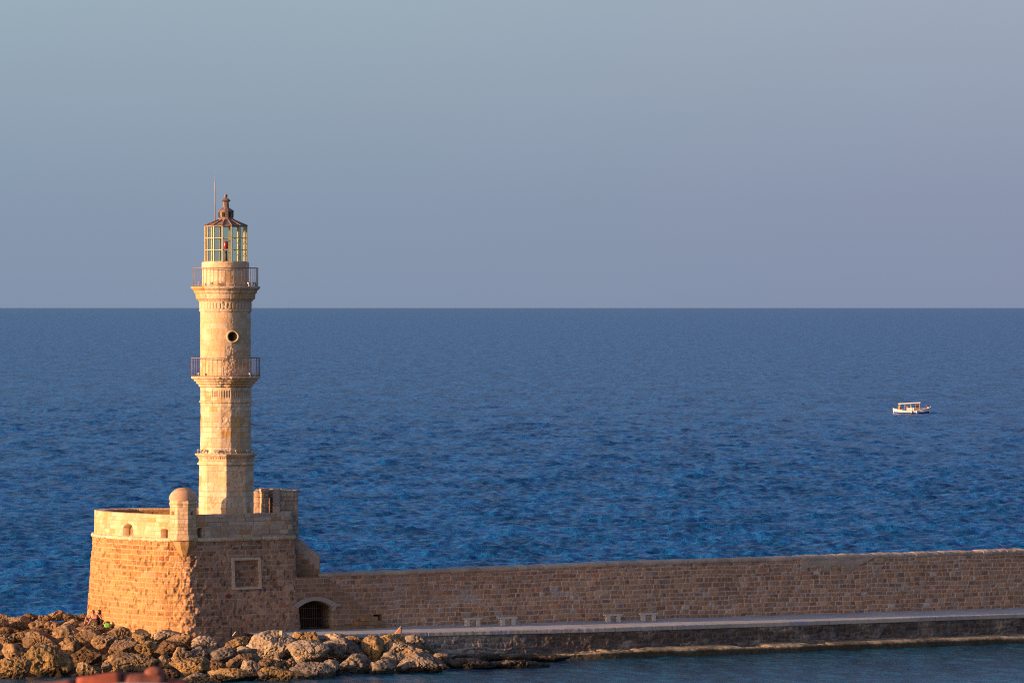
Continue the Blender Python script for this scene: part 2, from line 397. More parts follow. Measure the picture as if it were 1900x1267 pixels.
def boxes(name, items, mat, parent=None, bevel=.01):
    """items: (centre, size, rotz) or with a full matrix; one mesh"""
    bm = bmesh.new()
    for it in items:
        c, s = it[0], it[1]; rz = it[2] if len(it) > 2 else 0
        g = bmesh.ops.create_cube(bm, size=1)
        M = Matrix.Translation(Vector(c)) @ (rz if isinstance(rz, Matrix) else Matrix.Rotation(rz, 4, 'Z')) @ Matrix.Diagonal((*s, 1))
        bmesh.ops.transform(bm, matrix=M, verts=g['verts'])
    if bevel: bmesh.ops.bevel(bm, geom=bm.edges[:], offset=bevel, segments=1, affect='EDGES', clamp_overlap=True)
    me = bpy.data.meshes.new(name); bm.to_mesh(me); bm.free()
    return link(name, me, mat, parent)
def attr_col(o, fn):
    me = o.data; n = len(me.vertices); co = np.zeros(n * 3); me.vertices.foreach_get('co', co); co = co.reshape(-1, 3)
    c = np.ones((n, 4), np.float32); c[:, :3] = fn(co)
    at = me.color_attributes.new('Col', 'FLOAT_COLOR', 'POINT'); at.data.foreach_set('color', c.reshape(-1))

def wpt(u, off, z):
    x = np.interp(u, wu, wp[:, 0]); y = np.interp(u, wu, wp[:, 1]); nx = np.interp(u, wu, wnm[:, 0]); ny = np.interp(u, wu, wnm[:, 1])
    return Vector((x + nx * off, y + ny * off, z))
# arched stone frame over the gate: a swept band with a little side hood
def tube(name, pts, rad, mat, parent=None, seg=8, flat=None):
    """tapered tube through pts; rad = number or list"""
    bm = bmesh.new(); pts = [Vector(p) for p in pts]; rings = []
    for i, p in enumerate(pts):
        t = (pts[min(i + 1, len(pts) - 1)] - pts[max(i - 1, 0)]).normalized()
        a = t.cross(Vector((0, 0, 1)));
        if a.length < .05: a = t.cross(Vector((0, 1, 0)))
        a.normalize(); b = t.cross(a); r_ = rad[i] if isinstance(rad, (list, tuple)) else rad
        rings.append([bm.verts.new(p + (a * math.cos(2 * math.pi * k / seg) + b * math.sin(2 * math.pi * k / seg)) * r_) for k in range(seg)])
    for r0, r1 in zip(rings[:-1], rings[1:]):
        for k in range(seg): bm.faces.new((r0[k], r0[(k + 1) % seg], r1[(k + 1) % seg], r1[k]))
    bm.faces.new(rings[0][::-1]); bm.faces.new(rings[-1])
    bmesh.ops.recalc_face_normals(bm, faces=bm.faces)
    me = bpy.data.meshes.new(name); bm.to_mesh(me); bm.free(); smooth(me)
    return link(name, me, mat, parent)
def prism(name, poly2d, to3d, th, mat, parent=None):
    """closed outline poly2d [(a,b)], extruded by th along the third axis of to3d(a,b,c)"""
    bm = bmesh.new()
    f = [bm.verts.new(to3d(a, b, 0)) for a, b in poly2d]; k = [bm.verts.new(to3d(a, b, -th)) for a, b in poly2d]; n = len(f)
    bm.faces.new(f); bm.faces.new(k[::-1])
    for i in range(n): bm.faces.new((f[i], k[i], k[(i + 1) % n], f[(i + 1) % n]))
    bmesh.ops.recalc_face_normals(bm, faces=bm.faces)
    me = bpy.data.meshes.new(name); bm.to_mesh(me); bm.free()
    return link(name, me, mat, parent)
M_trim = plain('pale_trim_stone', (.38, .29, .225), .85, 0, .15, 8, .3)
guc = (gate_u0 + gate_u1) / 2; ghw = (gate_u1 - gate_u0) / 2
def archpts(ext, dz, n=18):
    o = []
    for k in range(n + 1):
        q = -1 + 2 * k / n; o.append((guc + q * (ghw + ext), gate_top - .42 * q * q + dz))
    return o
inner = archpts(0.0, 0.0); outer = archpts(.26, .22)
hood = outer[:-1] + [(guc + ghw + .26, gate_top - .20), (guc + ghw + .52, gate_top - .24), (guc + ghw + .52, gate_top - .36), (guc + ghw + .24, gate_top - .38), (guc + ghw + .1, gate_top - .62), (guc + ghw, gate_top - .62)]
arch_o = prism('gate_arch', hood + inner[::-1], lambda a, b, c: wpt(a, .13 + c, b), .5, M_trim, wall_t)
gate = thing('iron_gate', 'arched rusty iron bar gate closing the passage beside the fort', 'gate', tuple(wpt(guc, -.35, 1.6)))
nb = 16
for k in range(nb):
    q = -1 + 2 * (k + .5) / nb
    tube('bar', [wpt(guc + q * ghw, -.35, 1.62), wpt(guc + q * ghw, -.35, gate_top - .42 * q * q - .02)], .010, M_iron, gate, 6)
for z_ in (1.75, 2.28, 2.85): tube('crossbar', [wpt(guc - ghw * .98, -.32, z_), wpt(guc + ghw * .98, -.32, z_)], .014, M_iron, gate, 6)

# steps beside the opening, in squared blocks
def squared_cols(pal, seed):
    def f(co):
        rng = np.random.default_rng(seed); n = len(co); b = np.arange(n) // 24
        r_ = rng.random((b.max() + 2, 2)); p = np.array(pal); return p[(r_[b, 0] * len(p)).astype(int)] * (.9 + .2 * r_[b, 1])[:, None]
    return f
def block_row(name, u0, u1, z0, z1, off, depth, parent, seed, bw=.5):
    rng = random.Random(seed); u_ = u0; it = []
    while u_ < u1 - .05:
        w = min(rng.uniform(bw * .75, bw * 1.3), u1 - u_); 
        if u1 - u_ - w < .15: w = u1 - u_
        c = wpt(u_ + w / 2, off - depth / 2, (z0 + z1) / 2); t = wpt(u_ + w, 0, 0) - wpt(u_, 0, 0)
        it.append((c, (w - .012, depth, z1 - z0 - .01), math.atan2(t.y, t.x))); u_ += w
    o = boxes(name, it, M_fine, parent, .012)
    attr_col(o, squared_cols([(.33, .19, .10), (.29, .16, .085), (.38, .23, .12), (.36, .19, .09)], seed)); return o
block_row('step', WU_of(612) + .05, WU_of(717), 1.6, 1.80, .62, .7, wall_t, 3)
block_row('step', WU_of(655), WU_of(706), 1.80, 2.03, .5, .6, wall_t, 4)
block_row('step', WU_of(668), WU_of(695), 2.03, 2.28, .4, .5, wall_t, 5)

# sloping stair parapet behind, between fort and wall
def px_poly(pts, D0, D1=None):
    return [P(x, y, D0) for x, y in pts]
stair = thing('stair_parapet', 'pale sloping parapet wall stepping down from the fort to the breakwater', 'wall', tuple(P(560, 1060, 287.2)))
def grid_poly(name, x0, x1, topf, botf, D, th, mat, fn, parent, res=.04):
    """upright slab facing the camera between bearings x0..x1 (photo px), upper/lower edges as functions; real thickness th"""
    s = D / F; nx = int((x1 - x0) * s / res) + 2; xs = np.linspace(x0, x1, nx)
    top = np.array([topf(x) for x in xs]); bot = np.array([botf(x) for x in xs]); hmax = ((bot - top) * s).max(); nz = int(hmax / res) + 2
    t = np.linspace(0, 1, nz)
    XX = np.repeat(xs[:, None], nz, 1); YY = bot[:, None] + (top - bot)[:, None] * t[None]
    X3 = np.stack([(XX - 950) * s, 0 * XX + D, H - (YY - YH) * s], -1)
    U = X3[..., 0]; Vv = X3[..., 2]; col, disp = fn(U, Vv, X3)
    X3 = X3 - np.array((0, 1., 0)) * np.asarray(disp)[..., None]
    # turn the sheet into a closed slab: front, top and back columns
    back = X3[:, -1:, :] + np.array((0, th, 0.)); low = X3[:, :1, :] + np.array((0, th, 0.))
    V4 = np.concatenate([X3, back, low], 1); c4 = np.concatenate([col, col[:, -1:], col[:, :1]], 1)
    e0 = V4[:1].copy(); e0[:, :, 1] = D + th; e1 = V4[-1:].copy(); e1[:, :, 1] = D + th
    V4 = np.concatenate([e0, V4, e1], 0); c4 = np.concatenate([c4[:1], c4, c4[-1:]], 0)
    return link(name, grid_mesh(name, V4, c4), mat, parent)
def pale_shade_fn(seed, pal, rows, blk, mortc, mw=.014, warp=.012, amp=.02, patch=.2):
    def fn(U, V, X3):
        d, rnd, r = masonry(U, X3[..., 2], seed, rows, blk, warp)
        col = block_cols(rnd, pal[0], pal[1], .13); m = ss(mw * .4, mw * 1.6, d); mc = np.array(mortc)
        out = mc + (col - mc) * m[..., None]; out = out * (1 - patch + 2 * patch * stain(X3, .9, seed))[..., None]
        return out, (m - 1) * amp + (rnd[..., 3] - .5) * amp + (fbm(X3 * 6, 3, seed) - .5) * amp * 1.6
    return fn
sp_top = lambda x: float(np.interp(x, [543, 552, 593], [994, 997, 1033]))
def sp_bot(x): return 1080.0
def stairs_fn(U, V, X3):
    px = X3[..., 0] / X3[..., 1] * F + 950; py = YH + (H - X3[..., 2]) / X3[..., 1] * F
    lineb = 1016 + np.floor((px - 545) / 9.6) * 9.3 + 2
    d, rnd, r = masonry(U, X3[..., 2], 78, (.245, .265), (.3, .55), .006)
    pale = block_cols(rnd, [(.42, .31, .24), (.45, .33, .25), (.40, .30, .235)], [1, 1, 1], .06)
    brown = block_cols(rnd, [(.30, .17, .085), (.34, .20, .10), (.27, .15, .08)], [1, 1, 1], .2)
    m = ss(.004, .016, d)
    out = np.where((py < lineb)[..., None], pale * (.9 + .1 * m)[..., None], np.array((.34, .25, .19)) + (brown - np.array((.34, .25, .19))) * m[..., None])
    return out, (m - 1) * .01 + np.where(py < lineb, -.02, .02)
grid_poly('wall', 540, 593, sp_top, sp_bot, 285.45, .7, M_fine, stairs_fn, stair)

# ------------------------------------------------------------------ quay
EDGE = [G(520, 1181.5, 1.6), G(600, 1178, 1.6), G(680, 1175.6, 1.6), G(900, 1170.3, 1.6), G(1120, 1165, 1.6), G(1450, 1154.4, 1.6), G(1900, 1139, 1.6), G(2400, 1123.5, 1.6)]
ep, eu = resample(EDGE, .05); ep = smooth_path(ep, 150, False); en = normals(ep, False)
EU = lambda px: float(np.interp((px - 950) / F, ep[:, 0] / ep[:, 1], eu))
def walk_fn(U, V, X3):
    d, rnd, r = masonry(U, V, 55, (.5, .8), (.5, 1.0), .01)
    col = block_cols(rnd, [(.50, .46, .42), (.47, .43, .40), (.53, .48, .42)], [1, 1, 1], .05)
    s = stain(X3, .45, 60); out = col * (.84 + .34 * s)[..., None]
    m = ss(.004, .03, d); out = out * (.9 + .1 * m)[..., None]
    return out, (fbm(X3 * 2, 3, 61) - .5) * .02
w = sweep('walkway', None, [(-.34, 1.605), (-3, 1.62), (-8.2, 1.64)], M_fine, walk_fn, None, pre=(ep, en, eu), res=.12); tag(w, 'pale stone paved walkway on top of the quay', kind='structure')
def kerb_fn(U, V, X3):
    d, rnd, r = masonry(U, V * 0 + 3, 66, (3, 4), (.8, 1.7), .003)
    col = block_cols(rnd, [(.44, .38, .31), (.40, .36, .33), (.49, .42, .33), (.34, .33, .34)], [3, 2, 2, 1.2], .10) * (.82 + .36 * stain(X3, .8, 67))[..., None]
    m = ss(.004, .02, d); return col * (.7 + .3 * m)[..., None], (m - 1) * .015 + (fbm(X3 * 4, 3, 68) - .5) * .03
w = sweep('kerb', None, [(.02, 1.38), (.07, 1.38), (.07, 1.6), (.03, 1.625), (-.34, 1.63), (-.38, 1.55)], M_fine, kerb_fn, None, pre=(ep, en, eu), res=.05); tag(w, 'pale kerb stones along the quay edge', kind='structure')
def quay_fn(U, V, X3):
    z = X3[..., 2]
    d, rnd, r = masonry(U, z, 71, (.14, .30), (.16, .48), .10, 2.0, .9)
    col = block_cols(rnd, [(.26, .18, .12), (.20, .14, .10), (.32, .23, .15), (.15, .11, .09), (.36, .28, .20)], [3, 3, 2, 2, 1.5], .3)
    mc = np.array((.44, .34, .26)); m = ss(.012, .04, d); out = mc + (col - mc) * m[..., None]
    # dark wet and algae weathering, stronger to the right and lower down; clean rubble at the left end
    right = ss(EU(880), EU(1010), U)
    n = fbm(np.stack([U * .7, z * 1.6, 0 * U], -1), 5, 72)
    dark = right * ss(.36, .56, n + .10 * np.cos((z - .95) * 3.5)) * .88
    out = lerpc(out, (.050, .036, .030), dark * .72)
    low = ss(.95, .45, z) * ss(.35, .6, fbm(np.stack([U * .5, z * 3, 0 * U + 3], -1), 4, 73)); out = lerpc(out, (.13, .115, .11), low * .6 * right)
    pal = (1 - right)[..., None]; out = out * (1 + .25 * pal)
    wht = ss(.70, .78, fbm(np.stack([U * 1.6, z * 1.6, 0 * U + 8], -1), 3, 74)) * right; out = lerpc(out, (.34, .32, .30), wht * .3)
    return out, (m - 1) * .05 + (rnd[..., 3] - .5) * .07 + (fbm(X3 * 3, 4, 75) - .5) * .16
w = sweep('quay_wall', None, [(.14, -.9), (.06, .38), (0, 1.39)], M_stone, quay_fn, None, pre=(ep, en, eu), res=.05); tag(w, 'rough dark weathered rubble face of the quay below the kerb', kind='structure')
def ledge_fn(U, V, X3):
    s = stain(X3, .8, 81); col = lerpc((.20, .15, .095), (.46, .34, .20), ss(.35, .65, s))
    low = ss(.42, .22, X3[..., 2] + (s - .5) * .25); col = lerpc(col, (.07, .052, .030), low * .9)  # front darkened in colour so only the sunlit lip reads light
    end = ss(EU(1010), EU(1100), U)
    chip = ss(.62, .70, fbm(np.stack([U * .45, 0 * U, 0 * U], -1), 3, 83)) * ss(1.2, 1.8, V)
    h = (end - 1) * .35 * fbm(X3 * 1.5, 3, 84) - chip * .25 * fbm(X3 * 3, 3, 86)
    return col, h + (fbm(X3 * 3.2, 4, 82) - .5) * .05
lp = eu > EU(985)
w = sweep('quay_ledge', None, [(1.95, -.9), (1.85, .30), (1.7, .38), (.9, .42), (.0, .46)], M_rock, ledge_fn, None, pre=(ep[lp], en[lp], eu[lp]), res=.05); tag(w, 'low sunlit concrete ledge at the foot of the quay', kind='structure')

# stone benches
M_bench = plain('bench_limestone', (.56, .50, .40), .8, 0, .12, 14, .2)
def make_bench():
    t = thing('stone_bench', 'x', 'bench')
    boxes('seat', [((0, 0, .43), (1.08, .40, .08))], M_bench, t, .012)
    boxes('leg', [((-.32, 0, .195), (.23, .32, .39))], M_bench, t, .01)
    boxes('leg', [((.32, 0, .195), (.23, .32, .39))], M_bench, t, .01)
    return t
bl = ['pale stone bench nearest the lighthouse, leftmost of the four on the quay', 'pale stone bench second from the lighthouse, right one of the left pair',
      'pale stone bench third from the lighthouse, left one of the right pair', 'pale stone bench farthest from the lighthouse, rightmost of the four on the quay']
b0 = make_bench()
for i, (bx, by) in enumerate([(876.5, 1161.3), (942, 1159.7), (1137, 1154), (1202.5, 1152)]):
    o = b0 if i == 0 else copy_tree(b0)
    p = G(bx, by, 1.62); o.location = (p.x, p.y, 1.625); o['label'] = bl[i]; o['group'] = 'stone benches on the quay'
    o.rotation_euler = (0, 0, R(20))

# ------------------------------------------------------------------ fort (bastion)
fort = thing('bastion', 'round fronted stone fort carrying the lighthouse at the end of the breakwater', 'fort', (-18, 285, 1.5))
Cc = (-18.15, 281.1); Ee = (-12.48, 284.5)
OUT = [(-14.4, 291.0), (-18.5, 291.2), (-22.0, 290.9), (-23.6, 290.0), (-24.15, 288.5), (-23.95, 287.2), (-23.35, 285.8), (-22.4, 284.4), (-21.0, 282.9), (-19.6, 281.6), Cc,
       (-17.0, 281.75), Ee, (-12.48, 285.1), (-12.85, 290.2)]
fp, fu = resample(OUT, .036, True)
fp = smooth_path(fp, 60, True); fn_ = normals(fp, True); fn_ = smooth_path(fn_, 90, True); fn_ /= np.linalg.norm(fn_, axis=1)[:, None]
fpx = fp[:, 0] / fp[:, 1] * F + 950
front = (fp @ np.array([0.45, -1.0])); 
def FU(px):      # arc length of the front outline at a bearing
    k = [i for i in range(len(fp)) if fn_[i, 1] < .15]
    k = sorted(k, key=lambda i: fpx[i]); return float(np.interp(px, fpx[k], fu[k]))
ZS = 6.86; ZP = 8.34
corner_u = FU(345)
def fort_fn(U, V, X3):
    z = X3[..., 2]
    d, rnd, r = masonry(U, z, 21, (.25, .35), (.26, .62), .03)
    lefts = ss(corner_u + .6, corner_u - .6, U)  # sunlit and shaded side tints put into the stone colour
    colL = block_cols(rnd, FORT_P, FORT_W, .2); colR = block_cols(rnd, [(.37, .195, .10), (.32, .17, .09), (.42, .23, .125), (.38, .16, .075)], [4, 3, 3, .7], .2) * 1.15
    col = colR + (colL - colR) * lefts[..., None]
    mc = lerpc((.52, .36, .27), (.58, .35, .19), lefts); m = ss(.012, .034, d)
    wash = ss(.50, .66, fbm(np.stack([U * .35, z * .5, 0 * U], -1), 4, 25) + .14 * ss(4, 1.5, z)) * lefts
    out = mc + (col - mc) * m[..., None]; out = lerpc(out, (.52, .28, .12), wash * .4)
    # bands: upright header course under the moulding
    out = out * (.84 + .34 * stain(X3, .7, 26))[..., None]
    rough_c = np.exp(-((U - corner_u - .5) / 1.3) ** 2) * ss(6.2, 5.4, z) + .8 * np.exp(-((U - FU(535)) / .7) ** 2) * ss(4.3, 2.8, z)
    fb = fbm(X3 * 4.2, 4, 27) - .5
    disp = (m - 1) * .03 + (rnd[..., 3] - .5) * .04 + (fbm(X3 * 8, 3, 28) - .5) * .06 + rough_c * fb * .32
    pits = ss(.70, .78, vnoise(X3 * 5.5, 30)) ; out = out * (1 - .45 * pits[..., None]); disp = disp - pits * .04
    ru = ((U - FU(420)) / .22) ** 2 + ((z - 3.72) / .13) ** 2; out = np.where((ru < 1)[..., None], (.30, .065, .03), out)
    # blocked window
    w_ = (U > FU(432.5)) & (U < FU(476)) & (z > 4.22) & (z < 5.72)
    disp = np.where(w_, disp * .6 - .30, disp)
    return out, disp
fpre = (fp, fn_, fu)
sweep('wall', None, [(.55, .3), (.45, 1.4), (.06, ZS - .06)], M_stone, fort_fn, fort, closed=True, pre=fpre, res=.036)
def string_fn(U, V, X3):
    d, rnd, r = masonry(U, V * 0 + 5, 35, (3, 4), (.4, .9), .01)
    col = block_cols(rnd, [(.56, .42, .25), (.50, .36, .20), (.62, .47, .30)], [1, 1, 1], .12) * (.8 + .4 * stain(X3, 1.2, 34))[..., None]
    m = ss(.004, .03, d); return col * (.72 + .28 * m)[..., None], (m - 1) * .03 + (fbm(X3 * 5, 3, 36) - .5) * .09
sp_ = [(.02 + .13 * math.sin(math.pi * k / 8), ZS - .08 + .12 - .12 * math.cos(math.pi * k / 8)) for k in range(9)]
sweep('string_course', None, [(.0, ZS - .09)] + sp_ + [(-.1, ZS + .16)], M_fine, string_fn, fort, closed=True, pre=fpre, res=.04)
emb = [(237, 9.5, 7.06, 7.72, True), (304, 6.5, 6.98, 7.52, False), (371.5, 4.5, 7.02, 7.58, False)]
def para_fn(U, V, X3):
    z = X3[..., 2]
    d, rnd, r = masonry(U, z, 45, (.19, .27), (.28, .70), .012)
    lefts = ss(corner_u + .5, corner_u - .5, U)  # darker parapet colours painted in for the shaded right side
    cl = block_cols(rnd, PALE_P, PALE_W, .10); cr = block_cols(rnd, [(.50, .36, .245), (.45, .32, .21), (.54, .39, .27), (.46, .25, .11), (.38, .27, .19)], [4, 4, 3, .8, 2], .14)
    col = cr + (cl - cr) * lefts[..., None]; m = ss(.004, .018, d)
    mc = lerpc((.26, .16, .10), (.50, .31, .15), lefts)
    inner_ = V > (ZP - ZS) + .55
    out = mc + (col - mc) * m[..., None]
    rust = ss(.60, .70, fbm(X3 * np.array((1.3, 1.3, .8)), 4, 46)); out = lerpc(out, (.52, .25, .08), rust * .45)
    out = out * (.88 + .26 * stain(X3, 1.0, 47))[..., None]
    d2, rnd2, _ = masonry(U, V, 48, (.16, .3), (.2, .5), .05); c2 = block_cols(rnd2, FORT_P, FORT_W, .2)
    out = np.where(inner_[..., None], c2 * .9, out)
    disp = (m - 1) * .012 + (rnd[..., 3] - .5) * .012 + (fbm(X3 * 5, 3, 49) - .5) * .03
    outer_ = V < (ZP - ZS) * 1.0
    for px, hw, z0, z1, arch in emb:
        uc = FU(px); hwu = (FU(px + hw) - FU(px - hw)) / 2
        q = np.clip((U - uc) / hwu, -1, 1); zt = z1 - (.26 * q * q if arch else .05 * q * q)
        g = (np.abs(U - uc) < hwu) & (z > z0) & (z < zt) & outer_
        disp = np.where(g, -.42, disp)
        out = np.where(g[..., None], np.array((.30, .19, .10)) * (.8 + .4 * rnd[..., 1:2]), out)
    return out, disp
sweep('parapet', None, [(-.02, ZS + .10), (-.05, ZP - .02), (-.09, ZP), (-.62, ZP - .01), (-.66, ZP - .04), (-.68, 7.15)], M_fine, para_fn, fort, closed=True, pre=fpre, res=.036)
# terrace floor
bm = bmesh.new(); vs = [bm.verts.new((*(fp[i] - fn_[i] * .6), 7.18)) for i in range(0, len(fp), 12)]; bm.faces.new(vs)
bmesh.ops.triangulate(bm, faces=bm.faces[:])
me = bpy.data.meshes.new('terrace'); bm.to_mesh(me); bm.free(); link('terrace', me, plain('terrace_paving', (.42, .33, .22), .9, 0, .15, 3), fort)
# window surround
def fpt(u, off, z):
    i = (u / (fu[1] - fu[0])) % len(fp); a = int(i) % len(fp); return Vector((*(fp[a] + fn_[a] * off), z))
def boff(z): return .45 - .39 * (z - 1.4) / (ZS - .06 - 1.4)
wf = bpy.data.objects.new('window_frame', None)
u0, u1 = FU(427.5), FU(481); z0w, z1w = 4.08, 5.86
def fq(a, b, c): return fpt(a, boff(b) + .06 + c, b)
wframe = bmesh.new()
def add_prism(bm, poly, to3d, th):
    f = [bm.verts.new(to3d(a, b, 0)) for a, b in poly]; k = [bm.verts.new(to3d(a, b, -th)) for a, b in poly]; n = len(f)
    bm.faces.new(f); bm.faces.new(k[::-1])
    for i in range(n): bm.faces.new((f[i], k[i], k[(i + 1) % n], f[(i + 1) % n]))
t_ = .17
for poly in ([(u0, z0w), (u0 + t_, z0w), (u0 + t_, z1w), (u0, z1w)], [(u1 - t_ * .8, z0w), (u1, z0w), (u1, z1w), (u1 - t_ * .8, z1w)],
             [(u0 + t_, z1w - .14), (u1 - t_ * .8, z1w - .14), (u1 - t_ * .8, z1w), (u0 + t_, z1w)], [(u0 + t_, z0w), (u1 - t_ * .8, z0w), (u1 - t_ * .8, z0w + .12), (u0 + t_, z0w + .12)]):
    add_prism(wframe, poly, fq, .42)
bmesh.ops.recalc_face_normals(wframe, faces=wframe.faces)
me = bpy.data.meshes.new('window_frame'); wframe.to_mesh(me); wframe.free(); link('window_frame', me, plain('window_surround_stone', (.62, .44, .28), .85, 0, .2, 6, .3), fort)

# round profiles -----------------------------------------------------------------
def ring_path(cx, cy, Rr, sides=0, phase=0.0, res=.04):
    """unit outline (circle or regular polygon) so that pos = centre + unit*(R+off)"""
    n = int(2 * math.pi * Rr / res); th = np.linspace(0, 2 * math.pi, n, endpoint=False) + math.pi / 2
    if sides:
        k = 2 * math.pi / sides; a = (th - phase) % k - k / 2; r_ = math.cos(k / 2) / np.cos(a)
    else: r_ = np.ones(n)
    un = np.stack([np.cos(th) * r_, np.sin(th) * r_], -1)
    return np.array([cx, cy]) + un * Rr, un, (th - math.pi / 2) * Rr
def rsweep(name, cx, cy, Rr, prof, mat, fn, parent, sides=0, phase=0.0, res=.04):
    """prof: (radius, z)"""
    return sweep(name, None, [(r_ - Rr, z) for r_, z in prof], mat, fn, parent, closed=True, pre=ring_path(cx, cy, Rr, sides, phase, res), res=res)

# turret (bartizan) at the corner
TD = 281.6; ts = TD / F; tcx = (340 - 950) * ts; TZ = lambda y: H - (y - YH) * ts
tur = bpy.data.objects.new('corner_turret', None); C.objects.link(tur); tur.parent = fort; tur.location = (0, 0, 0); tur.matrix_parent_inverse = Matrix.Translation(-fort.location)
def tur_fn(U, V, X3):
    d, rnd, r = masonry(U, X3[..., 2], 52, (.19, .25), (.3, .6), .008); col = block_cols(rnd, PALE_P[:4], PALE_W[:4], .09); m = ss(.004, .018, d)
    mc = np.array((.44, .27, .14)); out = (mc + (col - mc) * m[..., None]) * (.88 + .26 * stain(X3, 1.3, 53))[..., None]
    disp = (m - 1) * .01 + (fbm(X3 * 6, 3, 54) - .5) * .025
    px = X3[..., 0] / X3[..., 1] * F + 950
    frontm = X3[..., 1] < TD
    for hx, hy in ((320.5, 952), (357, 951.5)):
        g = (((px - hx) / 2.6) ** 2 + ((X3[..., 2] - TZ(hy)) / (.11)) ** 2 < 1) & frontm; disp = np.where(g, -.3, disp); out = np.where(g[..., None], (.10, .06, .035), out)
    return out, disp
rt = 26.5 * ts; tph = R(-90 + 3.8 + 20.5)
prof_t = [(30.5 * ts, TZ(1001)), (30.5 * ts, TZ(997)), (28 * ts, TZ(992)), (rt, TZ(985)), (rt, TZ(936)), (rt * 1.05, TZ(935)), (rt * 1.05, TZ(932)), (rt, TZ(931)), (rt * 1.0, TZ(925))]
o = rsweep('turret_body', tcx, TD, rt, prof_t, M_fine, tur_fn, tur, 8, tph, .032); o.parent = tur; o.matrix_parent_inverse = Matrix.Identity(4)
def dome_fn(U, V, X3):
    s = stain(X3, 1.6, 57); return lerpc((.50, .28, .16), (.60, .39, .25), ss(.3, .7, s)), (s - .5) * .03
dprof = [(rt * 1.0 * math.cos(a), TZ(926) + (TZ(904) - TZ(926)) * math.sin(a)) for a in np.linspace(0, math.pi / 2 - .02, 14)]
o = rsweep('dome', tcx, TD, rt, [(rt * .99, TZ(927.5))] + dprof, M_fine, dome_fn, tur, 0, 0, .05); o.matrix_parent_inverse = Matrix.Identity(4)
# corbel under the turret: an upturned half cone growing out of the fort corner
def corb_fn(U, V, X3):
    d, rnd, r = masonry(U, X3[..., 2], 58, (.2, .26), (.3, .5), .02); s = stain(X3, 1.5, 59)
    return lerpc((.34, .18, .07), (.50, .29, .12), ss(.3, .7, s)), (fbm(X3 * 6, 3, 60) - .5) * .05
o = rsweep('corbel', tcx + .12, TD - .28, .6, [(.06, TZ(1046)), (.24, TZ(1034)), (.48, TZ(1020)), (.66, TZ(1010)), (.70, TZ(1004)), (.3, TZ(1001))], M_fine, corb_fn, tur, 8, tph, .04); o.matrix_parent_inverse = Matrix.Identity(4)

# rear gatehouse on the terrace (right of the tower)
gh = thing('gatehouse', 'roofless pale block of stair walls and door recess right of the tower base', 'building', tuple(P(510, 1000, 288)))
M_gh = pale_shade_fn(87, ([(.52, .37, .25), (.47, .33, .23), (.56, .41, .28), (.42, .25, .15)], [4, 3, 3, .8]), (.24, .34), (.28, .6), (.22, .15, .11))
grid_poly('wall', 519.5, 550.5, lambda x: float(np.interp(x, [519, 524, 550], [908, 910, 910])), lambda x: 1062, 287.4, 2.2, M_fine, M_gh, gh)
fl = lambda y: (lambda x: float(y))
pil = pale_shade_fn(88, ([(.55, .43, .33), (.50, .40, .32)], [1, 1]), (.7, 1.2), (.6, .8), (.35, .28, .22), amp=.006)
grid_poly('pilaster', 506, 519.3, fl(907), fl(1000), 287.1, 1.0, M_fine, pil, gh)
grid_poly('back_wall', 486, 508, fl(909), fl(1000), 288.6, .5, M_fine, pale_shade_fn(89, ([(.40, .27, .19), (.37, .25, .18)], [1, 1]), (.24, .34), (.28, .6), (.22, .15, .11)), gh)
grid_poly('lintel', 485, 506, fl(909), fl(923), 287.5, 1.0, M_fine, M_gh, gh)
grid_poly('jamb', 500.5, 503.5, fl(923), fl(1000), 287.6, 1.0, M_fine, M_gh, gh)
gcx = (479 - 950) * 287.9 / F
rsweep('round_pier', gcx, 287.9, .42, [(.40, 6.9), (.40, 9.22), (.44, 9.26), (.44, 9.42), (.1, 9.43)], M_fine, M_gh, gh, 0, 0, .04)
rsweep('round_pier', (490.5 - 950) * 287.3 / F, 287.3, .30, [(.27, 6.9), (.27, 9.42), (.30, 9.45), (.30, 9.60), (.05, 9.62)], M_fine, M_gh, gh, 8, R(10), .04)
grid_poly('roof_slab', 474, 540, lambda x: float(np.interp(x, [474, 500, 516, 540], [908.5, 907, 906.5, 909])), fl(911), 289.4, 1.2, M_fine, pale_shade_fn(90, ([(.55, .40, .25)], [1]), (.3, .4), (.5, .8), (.3, .2, .1)), gh)

